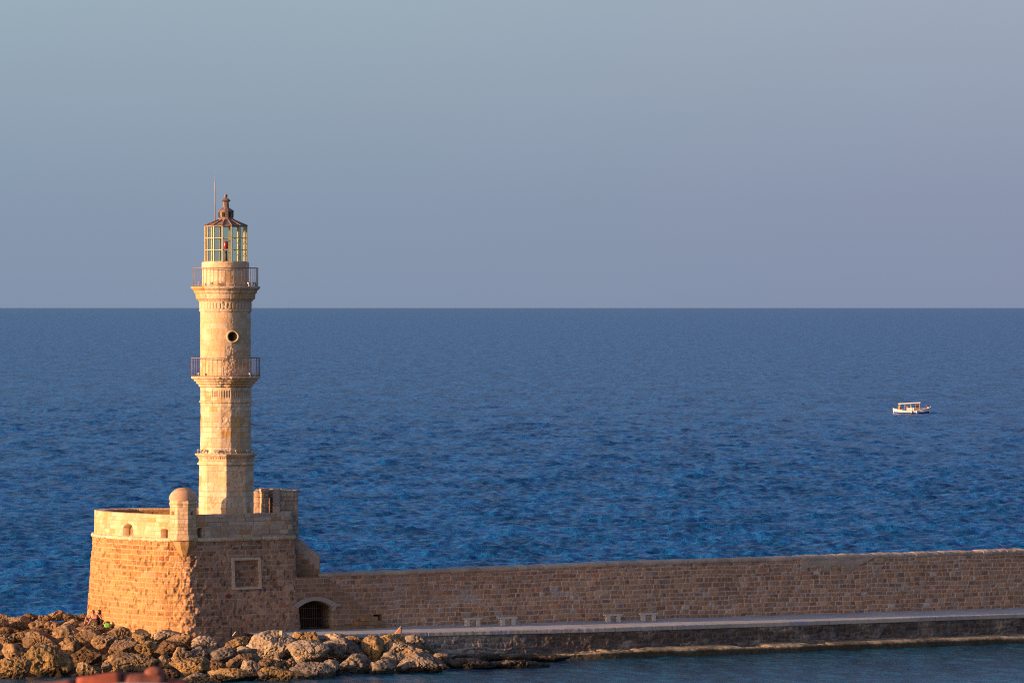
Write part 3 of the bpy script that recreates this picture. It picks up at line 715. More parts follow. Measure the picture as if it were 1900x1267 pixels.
# ------------------------------------------------------------------ lighthouse tower
LD = 284.75; ls = LD / F; lcx = (418.9 - 950) * ls; LZ = lambda y: H - (y - YH) * ls
CAMA = -90 + 3.27
tower = thing('lighthouse', 'tall pale stone lighthouse with octagonal base, two balconies and glass lantern', 'lighthouse', (lcx, LD, 7.0))
def tower_fn(seed, rows=(.22, .30), blk=(.3, .62), rust=.5, rough=.5, mort=(.40, .27, .15), tone=1.0, grooves=None, rustband=None, clean=0.0):
    def fn(U, V, X3):
        z = X3[..., 2]
        d, rnd, r = masonry(U, z, seed, rows, blk, .008)
        pal = [(.68, .475, .30), (.64, .42, .24), (.72, .51, .32), (.60, .33, .13), (.57, .40, .25)]
        col = block_cols(rnd, pal, [5, 4, 3, .55 * (1 - clean), 1.5], .09 * (1 - clean * .6)) * tone
        m = ss(.003, .016, d); mc = np.array(mort); out = mc + (col - mc) * (1 - (1 - m) * (1 - clean * .7))[..., None]
        rs = ss(.58, .72, fbm(X3 * np.array((.9, .9, 1.4)), 4, seed + 3)); out = lerpc(out, (.52, .28, .09), rs * rust)
        out = out * (.86 + .30 * stain(X3, 1.1, seed + 1))[..., None]
        ero = ss(.50, .64, fbm(X3 * .8, 3, seed + 7)) * rough
        disp = (m - 1) * .010 + (rnd[..., 3] - .5) * .010 + (fbm(X3 * 9, 3, seed + 2) - .5) * .02 + ero * (fbm(X3 * 7, 3, seed + 9) - .62) * .12
        if grooves:
            for (za, zb, n, wd, dep) in grooves:
                ph = (U / (U.max() + (U[1, 0] - U[0, 0])) * n) % 1.0
                g = (z > za) & (z < zb) & (ph < wd); disp = np.where(g, disp - dep, disp); out = np.where(g[..., None], out * .72, out)
        if rustband: 
            g = ss(rustband[0], rustband[0] - .1, z) ; out = lerpc(out, np.array((.54, .33, .14)), g * .55 * ss(.3, .6, fbm(X3 * 1.2, 3, seed + 12)))
        return out, disp
    return fn
px = lambda n: n * ls
# octagonal base
rsweep('octagon_shaft', lcx + px(.9), LD, px(50.8), [(px(51.2), 6.9), (px(51.2), LZ(940)), (px(50.4), LZ(862)), (px(53.6), LZ(861.5)), (px(53.8), LZ(859)), (px(51.2), LZ(857.5)), (px(51), LZ(850.5))],
       M_fine, tower_fn(101, (.24, .34), (.3, .66), .35, .6), tower, 8, R(CAMA), .034)
rsweep('lower_cornice', lcx + px(.9), LD, px(50.8), [(px(51.2), LZ(850.5)), (px(52.5), LZ(849)), (px(53.5), LZ(846.5)), (px(56), LZ(845)), (px(58), LZ(843)), (px(58), LZ(841)), (px(44), LZ(840))],
       M_fine, tower_fn(102, (3, 4), (.5, .9), .3, .3, grooves=[(LZ(850), LZ(847.6), 80, .45, .04)]), tower, 8, R(CAMA), .034)
# sixteen sided middle shaft
R16 = px(47.6); ph16 = R(CAMA + 11.25)
rsweep('middle_shaft', lcx, LD, R16, [(px(48.2), LZ(841)), (px(48.2), LZ(820)), (px(47.7), LZ(819)), (px(47.5), LZ(747)), (px(49.8), LZ(746)), (px(49.9), LZ(743.5)), (px(48), LZ(742.5)), (px(48), LZ(718))],
       M_fine, tower_fn(103, (.24, .33), (.3, .62), .75, .55, grooves=[(LZ(737), LZ(724), 64, .38, .035), (LZ(738.8), LZ(738), 64, .6, .02)]), tower, 16, ph16, .034)
rsweep('middle_cornice', lcx, LD, R16, [(px(48), LZ(718)), (px(50.5), LZ(717)), (px(51.5), LZ(713)), (px(55), LZ(711.5)), (px(56), LZ(708)), (px(59.5), LZ(706.5)), (px(60.5), LZ(703.5)), (px(64.5), LZ(702)), (px(65.5), LZ(699.5)), (px(65), LZ(698.6)), (px(44), LZ(698.4))],
       M_fine, tower_fn(104, (3, 4), (.4, .8), .8, 1.0), tower, 16, ph16, .034)
# round upper drum
oc_z = LZ(624.3); oc_x = (434 - 418.9) * ls
def drum_fn(U, V, X3):
    out, disp = tower_fn(105, (.26, .36), (.35, .75), .3, .5, (.50, .35, .19), 1.0, rustband=(LZ(608),), clean=.55)(U, V, X3)
    frontm = X3[..., 1] < LD
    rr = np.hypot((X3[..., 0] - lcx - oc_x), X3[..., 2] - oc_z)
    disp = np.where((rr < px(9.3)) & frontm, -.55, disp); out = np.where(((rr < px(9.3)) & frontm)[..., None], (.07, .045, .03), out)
    er = ss(.0, 1.0, np.exp(-((X3[..., 0] - lcx - px(14)) / px(14)) ** 2) * ss(LZ(630), LZ(655), X3[..., 2])) * frontm
    disp = disp + er * (fbm(X3 * 6, 3, 131) - .5) * .16
    return out, disp
rsweep('upper_drum', lcx - px(.5), LD, px(46.7), [(px(47), LZ(699)), (px(46.7), LZ(578.5)), (px(48.6), LZ(577.5)), (px(48.8), LZ(575)), (px(47.4), LZ(574)), (px(47.4), LZ(559))], M_fine, drum_fn, tower, 0, 0, .034)
rsweep('frieze', lcx - px(.5), LD, px(48.2), [(px(47.0), LZ(573.8)), (px(48.3), LZ(573.6)), (px(48.6), LZ(560)), (px(47.2), LZ(559.4))],
       M_fine, tower_fn(106, (3, 4), (2, 3), .5, .8, grooves=[(LZ(572), LZ(562), 44, .28, .05)]), tower, 0, 0, .03)
rsweep('upper_cornice', lcx - px(.5), LD, px(50), [(px(47.4), LZ(559.6)), (px(50), LZ(559)), (px(51), LZ(556.5)), (px(54.5), LZ(554.5)), (px(55), LZ(551)), (px(55.6), LZ(545)), (px(58), LZ(543.5)), (px(58.5), LZ(540)), (px(62), LZ(536.5)), (px(64), LZ(535)), (px(64.3), LZ(532.6)), (px(63.5), LZ(531.6)), (px(40), LZ(531.2))],
       M_fine, tower_fn(107, (3, 4), (.4, .9), .7, .6), tower, 0, 0, .034)
rsweep('lantern_base', lcx - px(.5), LD, px(43.3), [(px(43.5), LZ(532)), (px(43.2), LZ(499)), (px(44), LZ(498)), (px(43.8), LZ(488)), (px(43), LZ(486.4)), (px(8), LZ(486))],
       M_fine, tower_fn(108, (.3, .5), (.5, .9), .35, .1, (.52, .38, .22), 1.06, clean=.85), tower, 0, 0, .034)
# oculus rim
def torus(name, c, r0, r1, axis, mat, parent, n=36, k=8, sq=1.0):
    bm = bmesh.new(); rings = []
    a = Vector(axis).normalized(); x = a.cross(Vector((0, 0, 1))).normalized(); y = a.cross(x)
    for i in range(n):
        t = 2 * math.pi * i / n; rd = x * math.cos(t) + y * math.sin(t)
        rings.append([bm.verts.new(Vector(c) + rd * (r0 + r1 * math.cos(2 * math.pi * j / k)) + a * r1 * sq * math.sin(2 * math.pi * j / k)) for j in range(k)])
    for i in range(n):
        for j in range(k): bm.faces.new((rings[i][j], rings[(i + 1) % n][j], rings[(i + 1) % n][(j + 1) % k], rings[i][(j + 1) % k]))
    bmesh.ops.recalc_face_normals(bm, faces=bm.faces)
    me = bpy.data.meshes.new(name); bm.to_mesh(me); bm.free(); smooth(me); return link(name, me, mat, parent)
M_rim = plain('oculus_stone', (.54, .40, .22), .85, 0, .2, 9, .3)
ang_o = math.asin(oc_x / px(46.7)); rr_ = px(46.9)
torus('window_surround', (lcx - px(.5) + oc_x + .03, LD - rr_ * math.cos(ang_o) - .02, oc_z), px(10.2), px(1.9), (math.sin(ang_o) * .6, -1, 0), M_rim, tower, sq=1.3)

# balcony railings
def railing(cx, rpx, y0, y1, n):
    r_ = px(rpx); rl = bpy.data.objects.new('railing', None); C.objects.link(rl); rl.parent = tower
    rl.matrix_parent_inverse = Matrix.Translation(-tower.location); rl.location = (cx, LD, LZ(y1))
    h = LZ(y0) - LZ(y1)
    def sub(o): o.parent = rl; o.matrix_parent_inverse = Matrix.Identity(4); return o
    sub(torus('top_rail', (0, 0, h), r_, .022, (0, .0001, 1), M_rail, None, 64, 6))
    sub(torus('bottom_rail', (0, 0, .06), r_, .016, (0, .0001, 1), M_rail, None, 64, 6))
    first = None
    for k in range(n):
        a = 2 * math.pi * k / n
        if first is None: first = o = sub(tube('baluster', [(0, 0, 0), (0, 0, h)], .0115, M_rail, None, 5))
        else: o = first.copy(); C.objects.link(o); o.parent = rl
        o.location = (r_ * math.cos(a), r_ * math.sin(a), 0)
railing(lcx - px(.3), 63.5, 664, 698.6, 50)
railing(lcx - px(.3), 60.2, 497.5, 531.4, 50)
# small floodlights standing on the three ledges
M_flood = plain('floodlight_metal', (.42, .38, .33), .5, .5)
def flood_mesh():
    bm = bmesh.new()
    for c, s, rx in (((0, 0, .05), (.05, .05, .10), 0), ((0, -.01, .17), (.15, .09, .13), .5), ((0, 0, .005), (.12, .09, .012), 0)):
        g = bmesh.ops.create_cube(bm, size=1)
        bmesh.ops.transform(bm, matrix=Matrix.Translation(c) @ Matrix.Rotation(rx, 4, 'X') @ Matrix.Diagonal((*s, 1)), verts=g['verts'])
    bmesh.ops.bevel(bm, geom=bm.edges[:], offset=.008, segments=1, affect='EDGES')
    me = bpy.data.meshes.new('spotlight'); bm.to_mesh(me); bm.free(); me.materials.append(M_flood); return me
fm_ = flood_mesh()
def spot(angd, rpx, y):
    a = R(CAMA + angd); r_ = px(rpx); o = link('spotlight', fm_, None, tower)
    o.location = (lcx + r_ * math.cos(a), LD + r_ * math.sin(a), LZ(y)); o.rotation_euler = (0, 0, a + math.pi / 2 + math.pi)
for a in (-75, -58, -48, -22, -15, 0, 22, 50, 78): spot(a, 53, 840.4)
for a in (-55, 2, 48, 72): spot(a, 61, 698.4)
for a in (-62, -28, -5, 18, 50, 64, 80): spot(a, 56, 531.2)

# ---- lantern
lcx2 = (419.2 - 950) * ls
lan = bpy.data.objects.new('lantern', None); C.objects.link(lan); lan.parent = tower
lan.matrix_parent_inverse = Matrix.Translation(-tower.location); lan.location = (lcx2, LD, LZ(487))
LH = LZ(418.5) - LZ(487)
def sub(o): o.parent = lan; o.matrix_parent_inverse = Matrix.Identity(4); return o
NS = 14; rl_ = px(38.6); LPH = R(CAMA + 3.2)
va = [LPH + 2 * math.pi * (k + .5) / NS for k in range(NS)]
M_glass = bpy.data.materials.new('lantern_glass'); M_glass.use_nodes = True
gnt = M_glass.node_tree; gnt.nodes.clear(); go = N(gnt, 'ShaderNodeOutputMaterial'); gt = N(gnt, 'ShaderNodeBsdfTransparent'); gg = N(gnt, 'ShaderNodeBsdfGlossy')
gt.inputs[0].default_value = (.93, .955, .89, 1); gg.inputs['Roughness'].default_value = .08; gm = N(gnt, 'ShaderNodeMixShader'); fr = N(gnt, 'ShaderNodeFresnel'); fr.inputs[0].default_value = 1.18
gnt.links.new(fr.outputs[0], gm.inputs[0]); gnt.links.new(gt.outputs[0], gm.inputs[1]); gnt.links.new(gg.outputs[0], gm.inputs[2]); gnt.links.new(gm.outputs[0], go.inputs[0])
for k, a in enumerate(va):
    c = Vector((rl_ * math.cos(a), rl_ * math.sin(a), 0))
    sub(boxes('mullion', [((c.x, c.y, LH / 2), (.075, .085, LH), a)], M_cream, None, .01))
    a2 = va[(k + 1) % NS]; c2 = Vector((rl_ * math.cos(a2), rl_ * math.sin(a2), 0)); mid = (c + c2) / 2; L_ = (c2 - c).length; rz = math.atan2((c2 - c).y, (c2 - c).x)
    sub(boxes('transom', [((mid.x, mid.y, LH * q), (L_ - .07, .05, .045), rz) for q in (.02, .335, .655, .975)], M_cream, None, .006))
    sub(boxes('pane', [((mid.x * .985, mid.y * .985, LH / 2), (L_ - .075, .012, LH * .95), rz)], M_glass, None, 0))
def lathe(name, prof, mat, sides=24, flat=False):
    bm = bmesh.new(); rings = []
    for r_, z in prof: rings.append([bm.verts.new((r_ * math.cos(LPH + 2 * math.pi * (k + .5) / sides), r_ * math.sin(LPH + 2 * math.pi * (k + .5) / sides), z)) for k in range(sides)])
    for r0, r1 in zip(rings[:-1], rings[1:]):
        for k in range(sides): bm.faces.new((r0[k], r0[(k + 1) % sides], r1[(k + 1) % sides], r1[k]))
    bm.faces.new(rings[0][::-1]); bm.faces.new(rings[-1]); bmesh.ops.recalc_face_normals(bm, faces=bm.faces)
    me = bpy.data.meshes.new(name); bm.to_mesh(me); bm.free()
    if not flat: smooth(me)
    return sub(link(name, me, mat))
Lz = lambda y: LZ(y) - LZ(487)
lathe('roof', [(px(38), Lz(420)), (px(40.5), Lz(420.2)), (px(40.5), Lz(418.8)), (px(34), Lz(416.5)), (px(26), Lz(413.2)), (px(18), Lz(410)), (px(14.5), Lz(408))], M_copper, NS, True)
bm = bmesh.new()
for a in va:
    d_ = Vector((math.cos(a), math.sin(a), 0)); p0 = d_ * px(40.3) + Vector((0, 0, Lz(418.6))); p1 = d_ * px(15) + Vector((0, 0, Lz(407.8)))
    dd = p1 - p0; g = bmesh.ops.create_cube(bm, size=1)
    bmesh.ops.transform(bm, matrix=Matrix.Translation((p0 + p1) / 2) @ dd.to_track_quat('X', 'Z').to_matrix().to_4x4() @ Matrix.Diagonal((dd.length, .035, .05, 1)), verts=g['verts'])
me = bpy.data.meshes.new('roof_rib'); bm.to_mesh(me); bm.free(); sub(link('roof_rib', me, M_copper))
lathe('ventilator', [(px(15.5), Lz(408.3)), (px(15), Lz(406)), (px(13), Lz(404)), (px(13.8), Lz(393)), (px(12), Lz(391))], M_copper, NS, True)
it = []
for k, a in enumerate(va):
    am = a + math.pi / NS; r_ = px(13.4) * math.cos(math.pi / NS)
    if k % 2 == 0: it.append(((r_ * math.cos(am), r_ * math.sin(am), Lz(398.5)), (.06, .13, px(9)), am))
sub(boxes('vent_opening', it, M_dark, None, 0))
lathe('ventilator_cap', [(px(14.5), Lz(393.5)), (px(15.2), Lz(391.6)), (px(11), Lz(388.6)), (px(6.5), Lz(386))], M_copper, NS, True)
lathe('upper_ventilator', [(px(6.8), Lz(386.3)), (px(6), Lz(384)), (px(5.4), Lz(374)), (px(4.5), Lz(373))], M_copper, 8, True)
lathe('upper_cap', [(px(7), Lz(374.5)), (px(9.2), Lz(372.6)), (px(6), Lz(369.5)), (px(2.5), Lz(367.6))], M_copper, 8, True)
lathe('finial', [(px(1.2), Lz(368)), (px(1.2), Lz(366.6))] + [(px(3.1 * math.sin(t)) + .002, Lz(363.6 + 3.3 * math.cos(t))) for t in np.linspace(.4, 3.0, 9)], M_copper, 16)
# lamp inside
sub(tube('lamp_post', [(0, 0, 0), (0, 0, Lz(463))], [.10, .06], M_iron, None, 10))
red = plain('red_lamp_glass', (.42, .03, .05), .25); lathe('red_lamp', [(px(3.4), Lz(462)), (px(4.3), Lz(460)), (px(4.3), Lz(450)), (px(3), Lz(447.5))], red, 12)
lathe('lamp_floor', [(px(36), .0), (px(36), .03)], M_iron, NS, True)
# lightning rod
rx = (399.6 - 418.9) * ls
tube('lightning_rod', [(lcx + rx, LD - .35, LZ(413)), (lcx + rx - .01, LD - .35, LZ(338)), (lcx + rx - .012, LD - .35, LZ(336)), (lcx + rx - .015, LD - .35, LZ(314))], [.030, .022, .009, .005], plain('rod_steel', (.36, .28, .22), .5), tower, 8)

# ------------------------------------------------------------------ boulders of the breakwater
def prof_D(x, y):
    a = np.interp(y, [1130, 1140, 1150, 1165, 1180, 1200, 1225, 1250, 1267], [294, 292, 289.2, 285.2, 280.8, 277, 272.6, 268.8, 266.6])
    b = np.interp(y, [1130, 1140, 1150, 1165, 1180, 1200, 1225, 1250, 1267], [294, 292, 289.2, 285.2, 280.2, 278.0, 274.8, 272.0, 270.0])
    return a + (b - a) * np.clip((x - 520) / 130, 0, 1)
BOUL = [
 (39,1202,120,1259,'y'),(-3,1225,55,1263,'y'),(3,1195,52,1227,'o'),(47,1173,103,1203,'b'),(21,1174,49,1193,'b'),(-6,1176,24,1193,'o'),
 (134,1199,193,1233,'d'),(109,1182,150,1222,'o'),(136,1230,187,1256,'y'),(104,1163,150,1192,'o'),(81,1153,109,1171,'o'),(58,1146,95,1169,'b'),
 (8,1142,59,1168,'b'),(-10,1149,16,1169,'b'),(86,1134,121,1153,'o'),(117,1138,145,1153,'b'),(140,1139,168,1151,'b'),(115,1151,145,1168,'p'),
 (139,1152,170,1166,'b'),(140,1167,182,1189,'o'),(156,1170,194,1198,'b'),(177,1177,214,1203,'o'),(84,1195,106,1212,'o'),(38,1167,106,1181,'d'),
 (-4,1163,28,1178,'d'),(-8,1140,19,1153,'b'),(41,1138,67,1151,'b'),(72,1140,95,1153,'b'),
 (191,1165,241,1189,'o'),(249,1172,283,1192,'y'),(280,1166,326,1194,'p'),(313,1178,361,1206,'o'),(202,1184,259,1217,'b'),(255,1190,291,1215,'y'),
 (289,1190,343,1217,'d'),(208,1211,286,1248,'o'),(196,1217,224,1247,'y'),(291,1213,319,1243,'b'),(316,1204,357,1230,'o'),(321,1224,403,1254,'y'),
 (361,1183,403,1210,'p'),(343,1202,391,1228,'g'),(333,1170,377,1185,'p'),(344,1250,391,1272,'g'),(387,1250,424,1272,'o'),
 (392,1199,441,1229,'g'),(417,1184,464,1207,'y'),(465,1177,538,1223,'p'),(438,1199,474,1220,'g'),(514,1184,563,1201,'g'),(536,1169,599,1204,'y'),
 (536,1194,606,1228,'p'),(420,1215,482,1243,'b'),(449,1226,481,1256,'g'),(388,1242,472,1267,'y'),(474,1246,505,1265,'g'),(481,1237,546,1267,'y'),
 (475,1223,513,1242,'b'),(506,1219,531,1240,'o'),(530,1221,547,1243,'o'),(544,1231,621,1265,'g'),(379,1225,423,1258,'d'),
 (603,1190,675,1226,'g'),(599,1176,639,1194,'p'),(637,1179,670,1197,'o'),(669,1185,713,1226,'y'),(625,1217,682,1253,'g'),(598,1225,634,1257,'g'),
 (686,1224,735,1255,'g'),(714,1211,758,1241,'g'),(743,1213,824,1248,'g'),(745,1197,793,1229,'o'),(712,1194,765,1216,'g'),(697,1176,754,1197,'y'),
 (708,1189,739,1207,'b'),(752,1180,787,1205,'g'),(806,1212,832,1228,'b'),(595,1200,612,1220,'g'),
 (826,1224,905,1246,'k'),(890,1222,1010,1245,'k'),(783,1203,842,1226,'k'),(838,1212,930,1230,'k'),(920,1214,1040,1231,'k'),
 (150,1161,206,1176,'o'),(232,1180,252,1196,'b'),(270,1188,292,1200,'b'),(108,1215,136,1236,'d'),(186,1228,204,1248,'b'),(286,1240,330,1262,'d'),(440,1180,470,1196,'b')]
# hidden-gap fillers and boulders just outside the frame to the left
rng = random.Random(5)
TONE = {'y': ((.36, .22, .085), (.23, .135, .055), 'golden ochre'), 'o': ((.31, .19, .095), (.19, .115, .06), 'ochre brown'), 'b': ((.24, .145, .075), (.135, .082, .046), 'brown'),
        'd': ((.18, .10, .05), (.09, .055, .03), 'dark brown'), 'g': ((.30, .225, .15), (.16, .125, .10), 'grey'), 'p': ((.45, .33, .215), (.28, .20, .13), 'pale cream'), 'k': ((.13, .095, .065), (.05, .04, .03), 'dark wet')}
def ico(sub):
    bm = bmesh.new(); bmesh.ops.create_icosphere(bm, subdivisions=sub, radius=1); v = np.array([x.co[:] for x in bm.verts]); f = [[q.index for q in x.verts] for x in bm.faces]; bm.free(); return v, f
ICO4 = ico(5); ICO5 = ico(6)
def rock_mesh(name, w, d, h, seed, tone, zc=9.0):
    v, f = ICO5 if w > 1.7 else ICO4
    r_ = np.random.default_rng(seed)
    n = 13; pn = r_.normal(size=(n, 3)); pn[:, 2] *= .8; pn /= np.linalg.norm(pn, axis=1)[:, None]; off = r_.uniform(.62, 1.0, n)
    dots = v @ pn.T; rad = np.where(dots > .05, off / np.maximum(dots, .05), 9)
    k = -np.log(np.exp(-rad * 34).sum(1) + np.exp(-34 * 1.2)) / 34
    p = v * k[:, None]
    sc = np.array([w / 2, d / 2, h / 2]); q = p * sc
    m = min(w, d, h)
    nn = v / np.linalg.norm(v, axis=1)[:, None]
    g1 = fbm(q * 1.6 + seed, 4, seed) - .5; g2 = fbm(q * 6 + seed, 3, seed + 9) - .5
    ridge = 1 - np.abs(2 * fbm(q * 3.0 + seed * 1.7, 4, seed + 21) - 1)
    pit = ss(.60, .76, vnoise(q * 7.5 + seed, seed + 3)) * (.4 + (tone in 'yog') * .6); pit2 = ss(.63, .75, vnoise(q * 14 + seed, seed + 4))
    lay = np.sin((q[:, 2] + g1 * .5) * 15) * .012
    q = q + nn * (g1 * .20 * m + g2 * .06 + (ridge - .75) * .07 - ss(.93, .99, ridge) * .05 - pit * .055 - pit2 * .025 + lay)[:, None]
    a, b, _ = TONE[tone]; t = ss(.3, .7, fbm(q * 1.3 + 5, 4, seed + 5)); col = lerpc(b, a, t)
    grey = ss(.48, .66, fbm(q * 1.0 + 9, 3, seed + 6)) * ss(-.1, .5, nn[:, 2]); col = lerpc(col, (.25, .19, .14), grey * .45)
    col = col * (1 - .35 * pit - .25 * pit2)[:, None] * 1.15
    wet = ss(.42, .18, q[:, 2] + zc + .25 * (vnoise(q * 3 + seed, 5) - .5)); col = lerpc(col, (.035, .028, .018), wet * .85)   # weed and wet band at the waterline
    crack = ss(.955, .985, 1 - np.abs(2 * fbm(q * 1.4 + seed * 2.1, 3, seed + 31) - 1)); q = q - nn * (crack * .09)[:, None]; col = col * (1 - .45 * crack)[:, None]
    me = bpy.data.meshes.new(name); me.from_pydata(q.tolist(), [], f); smooth(me)
    at = me.color_attributes.new('Col', 'FLOAT_COLOR', 'POINT'); cc = np.ones((len(v), 4), np.float32); cc[:, :3] = col; at.data.foreach_set('color', cc.reshape(-1))
    return me, q
ZX = [(-99, 38, 'at left photo edge'), (38, 80, 'near left photo edge'), (80, 135, 'left of sitting people'), (135, 215, 'below sitting people'), (215, 290, 'below sunlit fort curve'),
      (290, 350, 'below corner turret'), (350, 415, 'below lighthouse tower'), (415, 480, 'by left floodlight'), (480, 560, 'by right floodlight'),
      (560, 640, 'below iron gate'), (640, 700, 'right of iron gate'), (700, 760, 'below pointed stone'), (760, 845, 'at right end of pile'), (845, 1100, 'on low shelf below benches')]
seen = {}; items = []
for i, (x0, y0, x1, y1, tn) in enumerate(BOUL):
    cx, cy = (x0 + x1) / 2, (y0 + y1) / 2; D = float(prof_D(cx, cy)); 
    if tn == 'k': D = (H - .12) * F / (cy - YH)
    s = D / F; w = (x1 - x0) * s * 1.15; h = (y1 - y0) * s * 1.12; d = min(max(.62 * w, .8 * h), 1.25 * h + .4)
    me, q = rock_mesh('boulder', w, d, h, 100 + i * 7, tn, P(cx, cy, D).z)
    o = link('boulder', me, M_rock); o.location = P(cx, cy, D)
    row = 'topmost row' if cy < 1156 else 'upper row' if cy < 1180 else 'second row' if cy < 1196 else 'middle row' if cy < 1216 else 'lower row' if cy < 1240 else 'bottom row'
    zx = [z for a, b, z in ZX if a <= cx < b][0]
    size = 'small' if w * h < 1.0 else 'large' if w * h > 2.4 else 'mid sized'; shp = 'flat' if w > 2.5 * h / 1.07 else 'long' if w > 1.7 * h else 'blocky'
    items.append((o, zx, row, size, TONE[tn][2], shp, cx))
from collections import defaultdict
dd = defaultdict(list)
for it in items: dd[(it[1], it[2], it[3], it[4], it[5])].append(it)
for k_, lst in dd.items():
    lst.sort(key=lambda t: t[6])
    for j, it in enumerate(lst):
        pre = '' if len(lst) == 1 else ('left of two, ' if j == 0 else 'right of two, ') if len(lst) == 2 else ('leftmost, middle, rightmost'.split(', ')[min(j, 2)] + ' of three alike, ')
        tag(it[0], f'{it[3]} {it[4]} {it[5]} boulder, {pre}{it[2]} {it[1]}', 'boulder', 'breakwater boulders')

# rubble bed the boulders lie on
xs = np.linspace(-700, 880, 700); tt = np.linspace(0, 1, 210)
XX, TT = np.meshgrid(xs, tt, indexing='ij')
yy = 1129 + TT * 165
DD = prof_D(XX, yy) ; DD = np.where(yy > 1267, DD - (yy - 1267) * .14, DD)
DD = DD + np.where(XX < 0, XX * .012, 0)
bedz = H - (yy - YH) * DD / F
Xw = (XX - 950) / F * DD
bump_ = fbm(np.stack([Xw * .9, DD * .9, 0 * Xw], -1), 4, 300); 
bedz = bedz - .62 + (bump_ - .5) * 1.1 - ss(.06, 0.0, TT) * 3.5 - ss(770, 850, XX) * (1.6)
under = (XX > 160) & (XX < 560) & (DD > 281.5); bedz = np.where(under, np.minimum(bedz, 1.35), bedz)
bc = lerpc((.05, .032, .018), (.14, .085, .045), ss(.35, .65, fbm(np.stack([Xw * 2, DD * 2, bedz], -1), 4, 301)))  # coloured dark to stand in for shade between the boulders
bed = link('rubble_bed', grid_mesh('rubble_bed', np.stack([Xw, DD, bedz], -1), bc), M_rock); tag(bed, 'broken rock bed under the boulders, coloured dark for the shaded gaps', kind='structure')

# off-frame boulders continuing the breakwater to the left
rr2 = random.Random(9)

# floodlights on posts among the rocks
def floodlight(px_, py_top, py_base, D, label, tilt, side_):
    s = D / F; p = P(px_, py_base, D); t = thing('floodlight', label, 'floodlight', tuple(p), 'floodlights among the boulders'); h = (py_base - py_top) * s
    if side_:
        tube('post', [p + Vector((0, 0, -.3)), p + Vector((0, 0, h * .55))], .022, M_iron, t, 8)
        boxes('lamp_housing', [(p + Vector((.10, 0, h * .80)), (.24, .22, .26), Matrix.Rotation(R(-38), 4, 'Y'))], M_darkiron, t, .02)
        boxes('lamp_glass', [(p + Vector((-.06, 0, h * .78)), (.05, .24, .30), Matrix.Rotation(R(38), 4, 'Y'))], plain('lamp_glass_cream', (.70, .58, .42), .3), t, .01)
    else:
        for dx in (-.08, .09): tube('post', [p + Vector((dx, 0, -.3)), p + Vector((dx * .8, 0, h * .55))], .014, M_darkiron, t, 6)
        tube('brace', [p + Vector((-.36, 0, .0)), p + Vector((-.07, 0, h * .42))], .016, M_darkiron, t, 6)
        boxes('lamp_housing', [(p + Vector((0, .03, h * .78)), (.17, .12, .28), 0)], plain('lamp_box', (.42, .38, .22), .5), t, .015)
        boxes('lamp_glass', [(p + Vector((0, -.045, h * .78)), (.13, .02, .23), 0)], plain('lamp_glass_yellow', (.66, .60, .38), .3), t, .004)
floodlight(436.5, 1172, 1186, 279.2, 'dark tilted floodlight on a thin rusty post, left of the two in the rocks', 38, True)
floodlight(521.5, 1170, 1187, 276.7, 'upright square cream floodlight on wire legs, right of the two in the rocks', 0, False)

# leaning cone stone on the walkway
p = G(738.5, 1174.5, 1.62)
bm = bmesh.new(); o_ = lambda x, z: Vector((p.x + x, p.y, 1.62 + z))
prf = [(-.22, 0), (.20, 0), (.22, .33), (.16, .42), (.10, .38)]
for yq, sc_ in ((-.13, .8), (-.05, 1), (.08, 1), (.15, .75)):
    pass
rings = [[bm.verts.new((p.x + x * sc_, p.y + yq, 1.61 + z * sc_)) for x, z in prf] for yq, sc_ in ((-.16, .75), (-.06, 1), (.08, 1), (.16, .72))]
for a, b in zip(rings[:-1], rings[1:]):
    for k in range(5): bm.faces.new((a[k], a[(k + 1) % 5], b[(k + 1) % 5], b[k]))
bm.faces.new(rings[0]); bm.faces.new(rings[-1]); bmesh.ops.recalc_face_normals(bm, faces=bm.faces)
me = bpy.data.meshes.new('pointed_stone'); bm.to_mesh(me); bm.free()
tag(link('pointed_stone', me, plain('orange_stone', (.42, .22, .12), .9, 0, .25, 9, .4)), 'small orange pointed stone standing on the edge of the walkway', 'stone')

# ------------------------------------------------------------------ two people on the rocks with bags
def skin_body(name, joints, edges, mat, parent, sub=2):
    me = bpy.data.meshes.new(name); names = list(joints); ix = {n: i for i, n in enumerate(names)}
    me.from_pydata([joints[n][0] for n in names], [(ix[a], ix[b]) for a, b in edges], [])
    o = bpy.data.objects.new(name, me); C.objects.link(o)
    md = o.modifiers.new('skin', 'SKIN'); me.update()
    if not me.skin_vertices: 
        bpy.context.view_layer.objects.active = o
    sv = me.skin_vertices[0].data if me.skin_vertices else None
    if sv:
        for n in names:
            r_ = joints[n][1]; sv[ix[n]].radius = (r_, r_) if not isinstance(r_, tuple) else r_
        sv[0].use_root = True
    s_ = o.modifiers.new('sub', 'SUBSURF'); s_.levels = sub; s_.render_levels = sub
    dg = bpy.context.evaluated_depsgraph_get(); m2 = bpy.data.meshes.new_from_object(o.evaluated_get(dg)); bpy.data.objects.remove(o)
    m2.name = name; m2.materials.clear(); smooth(m2)
    return m2
M_skin = plain('reddish_skin', (.46, .22, .13), .55); M_hair = plain('dark_hair', (.025, .016, .012), .6); M_hair2 = plain('brown_hair', (.10, .035, .02), .6)  # skin in its own reddish tone
M_grey = plain('grey_cloth', (.16, .17, .20), .9); M_blk = plain('black_cloth', (.018, .016, .018), .85); M_brn = plain('brown_cloth', (.14, .07, .03), .85)
M_green = plain('green_cloth', (.20, .44, .08), .8); M_lime = plain('lime_cloth', (.42, .50, .08), .8); M_orange = plain('orange_cloth', (.50, .22, .04), .8)
